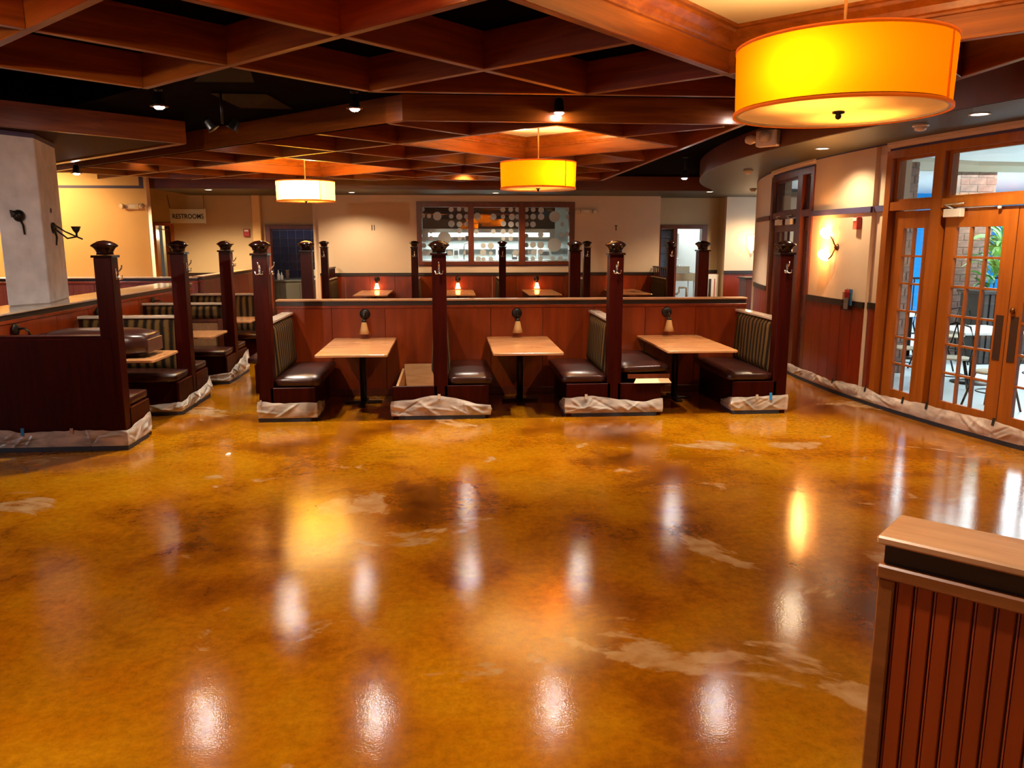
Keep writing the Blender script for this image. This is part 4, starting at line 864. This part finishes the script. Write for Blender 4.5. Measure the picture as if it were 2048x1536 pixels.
NEAR_FILL=((-2.4,3.3,'over the aisle beside the viewpoint'),(0.25,2.0,'above the viewpoint'),(2.75,1.2,'above the beadboard half wall'),(0.3,-1.6,'behind the viewpoint'),(-4.3,4.6,'over the open floor by the side booths'))  # out-of-view fill lights added to brighten the near floor and half wall
for x,y,l in YEL:
    d=empty('hidden_wall_fill',(x,y,3.30),label='added warm fill lamp '+l,cat='lamp'); ob('housing',MB().box(-0.10,0.10,-0.06,0.06,0.0,0.06),'iron',d,0.01); ob('lens',MB().box(-0.08,0.08,-0.045,0.045,-0.004,0.0),'can',d)
    light_child(spot('wall_fill_beam',(0,0,0),120,(1.0,0.60,0.24),150,0.6,0.08),d,(0,0,-0.03),(R_(35),0,0))
for i,(x,y,l) in enumerate(list(HID)+[(a,b,'added recessed fill light '+c) for a,b,c in NEAR_FILL]):
    d=empty('cell_light',(x,y,ZC-0.002),label=l,cat='lamp',group='recessed lights between the ceiling beams')
    ob('trim_ring',MB().lathe([(0.060,0),(0.075,0),(0.075,-0.008),(0.060,-0.008),(0.060,0)],n=20,close=False),'iron',d); ob('lens',MB().lathe([(0,-0.004),(0.060,-0.004)],n=20),'bulb',d)
    light_child(spot('cell_beam',(0,0,0),130,SPOTC,112,0.5,0.05),d,(0,0,-0.02))
hd=empty('track_light',(-2.15,8.10,ZC-0.004),label='unlit twin head spotlight in the dark ceiling strip',cat='spotlight')
ob('stem',MB().tube([(0,0,0),(0,0,-0.3)],0.012,8),'iron',hd)
for s in (-1,1):
    ob('head',MB().lathe([(0.0,0.09),(0.035,0.085),(0.05,0.0),(0.06,-0.01)],n=14,mat=Matrix.Translation((s*0.09,0,-0.34))@Matrix.Rotation(R_(s*35),4,'Y')),'iron',hd); ob('lens',MB().lathe([(0,-0.008),(0.05,-0.008)],n=14,mat=Matrix.Translation((s*0.09,0,-0.34))@Matrix.Rotation(R_(s*35),4,'Y')),'steel',hd)
def downlight(loc,label,power=120,ang=140):
    d=empty('downlight',loc,label=label,cat='lamp',group='downlights in the olive soffit')
    ob('trim_ring',MB().lathe([(0.070,0),(0.088,0),(0.088,-0.008),(0.070,-0.008),(0.070,0)],n=22,close=False),'white',d); ob('lens',MB().lathe([(0,-0.004),(0.070,-0.004)],n=22),'can',d)
    light_child(spot('downlight_beam',(0,0,0),power,(1.0,0.76,0.46),ang,0.6,0.06),d,(0,0,-0.02)); return d
downlight((-5.19,18.1,3.049),'soffit downlight above the restroom sign',420,150); downlight((5.9,17.95,3.049),'soffit downlight before the prep room door')
downlight((4.50,9.54,3.049),'soffit downlight above the curved pier',62); downlight((4.66,6.9,3.049),'soffit downlight beside the large drum pendant',110)
downlight((1.1,18.8,3.049),'soffit downlight above the kitchen window, hidden by the pendant',110); downlight((-2.2,18.8,3.049),'soffit downlight hidden by the far pendant',110); downlight((7.5,18.9,3.049),'soffit downlight over the cream sconce wall',130)
# smoke detectors and emergency lights
def detector(loc,label):
    d=empty('smoke_detector',loc,label=label,cat='detector',group='white detectors on the soffit'); ob('base',MB().lathe([(0.075,0),(0.075,-0.02),(0.06,-0.025)],n=18),'ivory',d); ob('sensor_head',MB().lathe([(0.06,-0.025),(0.05,-0.055),(0.02,-0.065),(0,-0.066)],n=18),'ivory',d)
detector((4.52,7.55,3.05),'smoke detector beside the large drum pendant'); detector((4.75,12.6,3.05),'smoke detector near the bulge of the olive soffit'); detector((6.5,16.9,3.05),'smoke detector over the far recess')
def emergency(loc,rotz,label,s=1.0):
    e=empty('emergency_light',loc,rotz,label=label,cat='emergency light'); e.scale=(s,s,s)
    ob('housing',MB().box(-0.14,0.14,-0.07,0,-0.06,0.06),'ivory',e,0.01)
    for k in (-1,1): ob('lamp_head',MB().lathe([(0,0.0),(0.05,0.0),(0.062,0.05),(0.05,0.062),(0,0.066)],n=16,mat=Matrix.Translation((k*0.19,-0.05,0.0))@Matrix.Rotation(R_(90),4,'X')@Matrix.Rotation(R_(k*25),4,'Y')),'ivory',e)
    ob('indicator',MB().box(-0.06,0.06,-0.072,-0.07,-0.03,0.03),'white',e)
emergency((-6.57,17.5,2.66),0,'ivory emergency light on the yellow partition'); emergency((3.41,19.9,2.67),0,'ivory emergency light on the cream wall beside the kitchen window')
fx,fy=sp(-2.2); el=empty('emergency_light',(fx-0.09,fy-0.02,3.16),R_(-48),label='ivory emergency light with two round heads on the curved fascia',cat='emergency light')
el.scale=(1.2,1.2,1.2); ob('housing',MB().box(-0.11,0.11,-0.10,0,-0.08,0.08),'ivory',el,0.012); ob('lamp_head',MB().lathe([(0,0),(0.05,0),(0.062,0.03),(0,0.045)],n=18,mat=Matrix.Translation((0.0,-0.10,0.01))@Matrix.Rotation(R_(90),4,'X')),'ivory',el); ob('lamp_head',MB().lathe([(0,-0.05),(0.05,-0.03),(0.06,0),(0.05,0.03),(0,0.05)],n=16,mat=Matrix.Translation((-0.18,-0.06,-0.0))),'ivory',el)
# restroom sign
sg=empty('hanging_sign',(-6.27,20.05,2.54),0,label='grey hanging sign reading RESTROOMS on two wires',cat='sign')
ob('panel',MB().box(-0.40,0.40,-0.008,0.008,-0.165,0.165),'sign',sg,0.003)
ob('wire',MB().tube([(-0.41,0,0.165),(-0.46,0,0.50)],0.006,6),'iron',sg); ob('wire',MB().tube([(0.39,0,0.165),(0.39,0,0.50)],0.006,6),'iron',sg)
ob('end_clip',MB().box(-0.42,-0.395,-0.015,0.015,-0.18,0.18),'steel',sg); ob('end_clip',MB().box(0.395,0.42,-0.015,0.015,-0.18,0.18),'steel',sg)
cu_=bpy.data.curves.new('lettering','FONT'); cu_.body='RESTROOMS'; cu_.size=0.155; cu_.align_x='CENTER'; cu_.align_y='CENTER'; cu_.extrude=0.002; cu_.offset=0.003; cu_.materials.append(M['signink'])
tf=bpy.data.objects.new('lettering_curve',cu_); tme=bpy.data.meshes.new_from_object(tf); bpy.data.objects.remove(tf); to=bpy.data.objects.new('lettering',tme); COL.objects.link(to); to.parent=sg; to.location=(0,-0.011,-0.01); to.rotation_euler=(R_(90),0,0); to.scale=(0.84,1,1)
# small brackets left on the back wall
for x,two,l in ((-1.84,1,'pair of small metal brackets left on the cream back wall'),(4.18,0,'single small metal bracket left on the cream back wall')):
    b_=empty('wall_bracket',(x,19.9,2.27),0,label=l,cat='bracket')
    for s in ((-0.03,0.03) if two else (0,)): ob('strip',MB().box(s-0.009,s+0.009,-0.012,0,-0.065,0.065),'iron',b_)
    if not two: ob('crossbar',MB().box(-0.035,0.035,-0.012,0,0.05,0.065),'iron',b_)
# white panel leaning by the far recess, dark station beside it
lp=empty('leaning_panel',(6.84,20.3,0),0,label='white panel with a dark slot leaning below the dado near the prep room door',cat='panel'); ob('sheet',MB().box(-0.16,0.16,-0.02,0.02,0,1.10),'white',lp,0.004); ob('slot',MB().box(-0.1,-0.03,-0.024,-0.02,0.4,0.98),'kdark',lp); ob('stripe',MB().box(0.05,0.07,-0.024,-0.02,0.4,0.98),'red',lp)
hs2=empty('host_station',(7.55,18.9,0),0,label='dark host station standing before the cream sconce wall',cat='cabinet'); ob('body',MB().box(-0.42,0.42,-0.25,0.25,0,1.05),'darkframe',hs2,0.006); ob('top',MB().box(-0.46,0.46,-0.29,0.29,1.05,1.09),'darkband',hs2,0.006)
# ================================================================== PLASTIC WRAPS
def interp(tab,s):
    for (a,za),(b,zb) in zip(tab[:-1],tab[1:]):
        if s<=b: 
            t=(s-a)/max(1e-6,b-a); t=t*t*(3-2*t); return za+(zb-za)*t
    return tab[-1][1]
def sheet(path,tops,label,group,tabs=(),zb=0.045,puff=0.02,tape_z=0.05,seed=0,side=1,dens=90,vert=0.3):
    P=[Vector((x,y)) for x,y in path]; seg=[(b-a).length for a,b in zip(P[:-1],P[1:])]; L=sum(seg)
    def at(s):
        s=max(0,min(L,s)); i=0
        while i<len(seg)-1 and s>seg[i]: s-=seg[i]; i+=1
        d=(P[i+1]-P[i]).normalized(); n=Vector((d.y,-d.x))*side
        return P[i]+d*s,n
    def nrm(s):
        n=(at(s-0.05)[1]+at(s+0.05)[1]); return n.normalized()
    root=empty('plastic_sheet',(P[0].x,P[0].y,0),label=label,cat='plastic sheet',group=group)
    rg=random.Random(seed*17+3); creases=[(rg.uniform(0,L),rg.uniform(0.0,0.17),(rg.uniform(0.9,1.9) if rg.random()<vert*0.5 else rg.choice((-1,1))*rg.uniform(0.05,0.75)),rg.uniform(0.006,0.020),rg.uniform(0.08,0.32),rg.choice((1,1,-0.7))*rg.uniform(0.35,1.0)) for _ in range(int(L*11)+4)]
    nu=max(12,int(L*dens)); nv=20
    def fn(u,v):
        s=u*L; p,_=at(s); n=nrm(s); zt=interp(tops,s)
        zt+=0.012*mnoise.noise((s*9,seed,0.3))
        z=zb+(zt-zb)*v
        f=0.55*mnoise.noise((s*1.9+seed*3.1,v*1.5,seed))
        for (cs,cv,ca,cw,cl,am) in creases:
            ds=s-cs; dz=(z-zb)-cv; al=ds*math.cos(ca)+dz*math.sin(ca); ac=-ds*math.sin(ca)+dz*math.cos(ca)
            if abs(al)<cl and abs(ac)<0.12: f+=am*math.exp(-(ac/cw)**2)*(1-(al/cl)**2)
        env=math.sin(math.pi*min(1,max(0,v*0.92+0.05)))**0.7
        o=0.008+max(0,puff*env*(0.5+0.75*f))
        return (p.x+n.x*o-P[0].x,p.y+n.y*o-P[0].y,z)
    ob('film',MB().grid(fn,nu,nv),'film',root)
    tp_=MB()
    for i in range(max(6,int(L*6))):
        n_=max(6,int(L*6)); s0=L*i/n_; s1=L*(i+1)/n_; (pa,_),(pb,_)=at(s0),at(s1); na,nb=nrm(s0),nrm(s1); o=0.009; h=tape_z+0.006*mnoise.noise((s0*3,seed,1)); h1=tape_z+0.006*mnoise.noise((s1*3,seed,1))
        g=lambda p,n,k,z:(p.x+n.x*k-P[0].x,p.y+n.y*k-P[0].y,z)
        tp_.add([g(pa,na,0.004,0.001),g(pb,nb,0.004,0.001),g(pb,nb,0.004,h1),g(pa,na,0.004,h),g(pa,na,o,0.001),g(pb,nb,o,0.001),g(pb,nb,o,h1),g(pa,na,o,h)],[(0,1,2,3),(7,6,5,4),(0,4,5,1),(1,5,6,2),(2,6,7,3),(3,7,4,0)])
    ob('floor_tape',tp_,'floortape',root)
    for tb in tabs:
        s,mt=tb[0],tb[1]; hh=tb[2] if len(tb)>2 else 0.05; p,_=at(s); n=nrm(s); zt=interp(tops,s); d=Vector((-n.y,n.x))*0.015
        q=MB(); lean=0.006
        c=[(p+d,zt-hh*0.6),(p-d,zt-hh*0.6),(p-d,zt+hh*0.45),(p+d,zt+hh*0.45)]
        vs=[(a.x+n.x*(0.026 if z<zt else 0.012)-P[0].x,a.y+n.y*(0.026 if z<zt else 0.012)-P[0].y,z) for a,z in c]+[(a.x+n.x*(0.029 if z<zt else 0.015)-P[0].x,a.y+n.y*(0.029 if z<zt else 0.015)-P[0].y,z) for a,z in c]
        q.add(vs,[(0,1,2,3),(7,6,5,4),(0,4,5,1),(1,5,6,2),(2,6,7,3),(3,7,4,0)])
        ob('tape_tab',q,mt,root,label={'bluetape':'bright blue tape tab','blacktape':'black tape tab','clearTape':'tan tape tab'}[mt])
    return root
GS='plastic film wraps around the front booth bases'
sheet([(-2.09,8.80),(-2.09,8.61),(-1.47,8.61),(-1.47,9.1)],[(0,0.2),(0.19,0.225),(0.5,0.21),(0.81,0.215),(1.3,0.15)],'plastic wrap on the front bench at the aisle end',GS,((0.23,'clearTape'),),seed=1)
sheet([(-0.65,9.0),(-0.65,8.61),(0.43,8.61),(0.43,8.9)],[(0,0.12),(0.39,0.21),(0.90,0.265),(1.47,0.155),(1.76,0.12)],'plastic wrap peaking at a tan tab under the open plywood seat',GS,((0.91,'clearTape'),),seed=2)
sheet([(1.28,9.0),(1.28,8.61),(2.38,8.61),(2.38,8.9)],[(0,0.12),(0.39,0.22),(0.68,0.24),(1.0,0.20),(1.25,0.17),(1.49,0.20),(1.78,0.14)],'plastic wrap on the double bench with the cream board',GS,((0.62,'clearTape'),),seed=3)
sheet([(3.20,8.95),(3.20,8.61),(3.84,8.61),(3.84,8.85)],[(0,0.12),(0.34,0.20),(0.65,0.205),(0.98,0.22),(1.22,0.15)],'plastic wrap with a bright blue tab on the end bench by the glazed wall',GS,((0.62,'clearTape'),(0.78,'bluetape',0.08)),seed=4)
GS2='plastic film wraps around the side booth bases'
sheet([(-4.6,7.525),(-3.06,7.525),(-3.06,8.12),(-3.5,8.13)],[(0,0.20),(0.3,0.23),(0.62,0.19),(1.1,0.20),(1.54,0.195),(1.8,0.22),(2.13,0.25),(2.6,0.18)],'long plastic wrap below the plain mahogany end panel',GS2,((0.61,'bluetape',0.09),(1.05,'clearTape')),seed=5,puff=0.03)
sheet([(-3.4,9.04),(-3.06,9.06),(-3.06,10.16),(-3.4,10.18)],[(0,0.13),(0.34,0.15),(0.7,0.18),(1.0,0.17),(1.3,0.20),(1.44,0.26),(1.8,0.15)],'crumpled plastic wrap on the second side bench base',GS2,(),seed=6,puff=0.05)
sheet([(-3.4,11.02),(-3.06,11.04),(-3.06,12.15),(-3.4,12.16)],[(0,0.13),(0.34,0.16),(0.7,0.22),(1.0,0.26),(1.3,0.33),(1.45,0.34),(1.8,0.2)],'billowing plastic wrap on the third side bench base',GS2,(),seed=7,puff=0.045)
wall_path=[wp(a,0.03) for a in [11.5-0.8*i for i in range(0,40)]]
La=[0.0]
for a,b in zip(wall_path[:-1],wall_path[1:]): La.append(La[-1]+math.hypot(b[0]-a[0],b[1]-a[1]))
def s_of(ang): return (11.5-ang)*(14.03*math.pi/180)
sheet(wall_path,[(0,0.16),(s_of(3),0.17),(s_of(0.5),0.17),(s_of(-1.5),0.15),(s_of(-2.6),0.19),(s_of(-4.6),0.20),(s_of(-6),0.17),(s_of(-7.6),0.19),(s_of(-9.0),0.205),(s_of(-12.3),0.215),(s_of(-15),0.17),(La[-1],0.18)],'long crumpled plastic strip along the glazed doors','plastic film along the curved wall',
    tuple((s_of(a),'blacktape',0.075) for a in (-1.7,-4.75,-7.55,-9.05,-12.55)),seed=9,side=1,puff=0.035,dens=70,vert=1.2)
# scrap on the floor
db=empty('paper_scrap',(-2.07,7.28,0),0.4,label='tiny white scrap lying on the open floor',cat='scrap'); ob('scrap',MB().add([(-0.025,-0.012,0.001),(0.02,-0.016,0.002),(0.028,0.012,0.012),(-0.015,0.016,0.004),(0,0,0.018)],[(0,1,4),(1,2,4),(2,3,4),(3,0,4),(3,2,1,0)]),'debris',db)
# ================================================================== COURTYARD BEHIND THE GLASS
pf=MB(); pf.prism([wp(a,-0.31) for a in range(34,-59,-3)]+[(16,-1.5),(16,19.5),(9.7,19.5)],-0.12,0.0); ob('floor_courtyard',pf,'patio',kind='structure',label='pale blue white courtyard tiles beyond the glazed doors')
pc_=MB(); pc_.prism([wp(a,-0.31) for a in range(34,-59,-3)]+[(16,-1.5),(16,19.5),(9.7,19.5)],3.12,3.2); ob('ceiling_courtyard',pc_,'pwhite',kind='structure',label='white courtyard ceiling')
ob('wall_courtyard',MB().box(9.6,16,19.4,19.5,0,3.12),'cyan',kind='structure',label='bright cyan courtyard wall')
ob('wall_courtyard_side',MB().box(15.9,16,-1.5,19.5,0,3.12),'stone',kind='structure',label='blue grey stone courtyard wall')
ob('wall_courtyard_near',MB().box(9.5,16,-1.6,-1.5,0,3.12),'pwhite',kind='structure',label='white courtyard wall out of sight')
bk=MB(); bk.prism([(5.6,10.6),(7.9,11.6),(12,11.9),(12,12.9),(7.5,12.6),(5.6,11.6)],3.06,3.12); ob('trim_2',bk,'pbeige',kind='structure',label='beige courtyard bulkhead')
def brick_pier(loc,sx,sy,h,label,bw=0.30,bh=0.115):
    b=empty('brick_pier',loc,label=label,cat='pillar'); ob('core',MB().box(0.006,sx-0.006,0.006,sy-0.006,0,h),'mortar',b)
    rows=int(h/bh); me={}
    for r in range(rows):
        x=-bw/2 if r%2 else 0.0
        while x<sx-0.01:
            a=max(0,x); c=min(sx,x+bw); L=round(c-a-0.012,3)
            if L>0.03:
                if L not in me: me[L]=MB().box(0,L,-0.004,0.02,0,bh-0.012).mesh('brick',0.003)
                ob('brick',me[L],'brick',b,loc=(a+0.006,random.uniform(-0.003,0.003),r*bh+0.006))
            x+=bw
    return b
brick_pier((5.78,11.2,0),0.97,0.6,3.11,'brown brick pier seen through the side light')
brick_pier((8.57,13.0,0),0.64,0.3,3.11,'brown brick pier seen through the double door panes')
def chair(loc,rotz,label):
    c=empty('cafe_chair',loc,rotz,label=label,cat='chair',group='metal cafe chairs in the courtyard')
    ob('seat',MB().lathe([(0,0.46),(0.20,0.46),(0.215,0.45),(0.20,0.435),(0,0.435)],n=20),'pbeige',c)
    for sx,sy in ((-1,-1),(1,-1),(1,1),(-1,1)): ob('leg',MB().tube([(sx*0.13,sy*0.13,0.44),(sx*0.17,sy*0.17,0.25),(sx*0.22,sy*0.22,0.0)],0.013,7),'iron',c)
    bk_=MB(); bk_.tube([(-0.19,0.12,0.44),(-0.21,0.2,0.7),(-0.15,0.23,0.88),(0,0.24,0.93),(0.15,0.23,0.88),(0.21,0.2,0.7),(0.19,0.12,0.44)],0.013,7)
    bk_.tube([(-0.1,0.16,0.5),(-0.04,0.22,0.7),(0,0.235,0.92)],0.009,6); bk_.tube([(0.1,0.16,0.5),(0.04,0.22,0.7),(0,0.235,0.92)],0.009,6); ob('backrest',bk_,'iron',c)
    ob('stretcher',MB().tube([(0.17*math.cos(t),0.17*math.sin(t),0.22) for t in [i*math.pi/8 for i in range(17)]],0.008,6),'iron',c); return c
def ctable(loc,sx,sy,label):
    t=empty('cafe_table',loc,label=label,cat='table',group='white cafe tables in the courtyard'); ob('tabletop',MB().box(-sx/2,sx/2,-sy/2,sy/2,0.72,0.755),'ttop',t,0.006); ob('pedestal',MB().tube([(0,0,0.03),(0,0,0.72)],0.035,10),'iron',t); ob('base',MB().lathe([(0.26,0),(0.26,0.015),(0.05,0.04)],n=20),'iron',t)
ctable((7.25,10.35,0),0.95,0.95,'white cafe table in line with the glazed double doors'); ctable((7.75,12.75,0),0.8,0.7,'white cafe table farther back before the brick pier')
for (x,y,r),l in zip(((6.55,9.75,150),(7.75,9.75,200),(6.45,10.75,60),(7.35,11.45,10),(8.05,12.1,170),(6.3,8.6,200)),('cafe chair at the near corner of the closer white table','cafe chair at the outer corner of the closer white table','cafe chair beside the closer white table toward the side light','cafe chair behind the closer white table','cafe chair at the farther white table','cafe chair standing alone near the glazed double doors')): chair((x,y,0),R_(r),l)
rl=empty('iron_railing',(8.5,15.2,0),0,label='black iron railing before the cyan courtyard wall',cat='railing'); ob('top_rail',MB().box(-0.5,2.6,-0.02,0.02,1.2,1.24),'iron',rl); ob('bottom_rail',MB().box(-0.5,2.6,-0.015,0.015,0.1,0.13),'iron',rl)
for i in range(26): ob('baluster',MB().box(-0.45+i*0.12-0.009,-0.45+i*0.12+0.009,-0.009,0.009,0.13,1.2),'iron',rl)
pp=empty('slatted_planter',(8.85,12.2,0),0,label='leafy plant in a dark slatted planter by the brick pier',cat='plant')
ob('planter_core',MB().box(-0.42,0.42,-0.3,0.3,0,1.12),'kdark',pp); ob('planter_rim',MB().box(-0.47,0.47,-0.35,0.35,1.12,1.17),'slat',pp,0.005)
sm_=MB().box(-0.035,0.035,-0.012,0.012,0.02,1.12).mesh('slat',0.004)
for i in range(9): ob('slat',sm_,'slat',pp,loc=(-0.40+i*0.1,-0.312,0))
lm=MB(); lm.grid(lambda u,v:((v-0.5)*0.07*math.sin(math.pi*min(1,u*0.95+0.05))*1.0,0,0)if False else ((v-0.5)*0.075*math.sin(math.pi*(0.04+0.93*u)),u*0.34,0.10*math.sin(u*2.2)-0.13*u*u),5,2); leafm=lm.mesh('leaf')
for i in range(150):
    a=random.uniform(0,2*math.pi); zz=random.uniform(1.17,2.15); rr=0.33*(1-(zz-1.17)/1.5)*random.uniform(0.05,0.9)
    o=ob('leaf',leafm,'leaf',pp,loc=(rr*math.cos(a),rr*math.sin(a)*0.8,zz)); o.rotation_euler=(random.uniform(-0.1,1.1),random.uniform(-0.4,0.4),a-math.pi/2); s=random.uniform(0.6,1.25); o.scale=(s,s,s)
ob('stem',MB().tube([(0,0,1.12),(0.03,0.02,1.6),(0,0,2.0)],[0.02,0.015,0.006],8).tube([(0.1,0.05,1.12),(0.16,0.05,1.9)],[0.015,0.005],8),'leaf',pp)
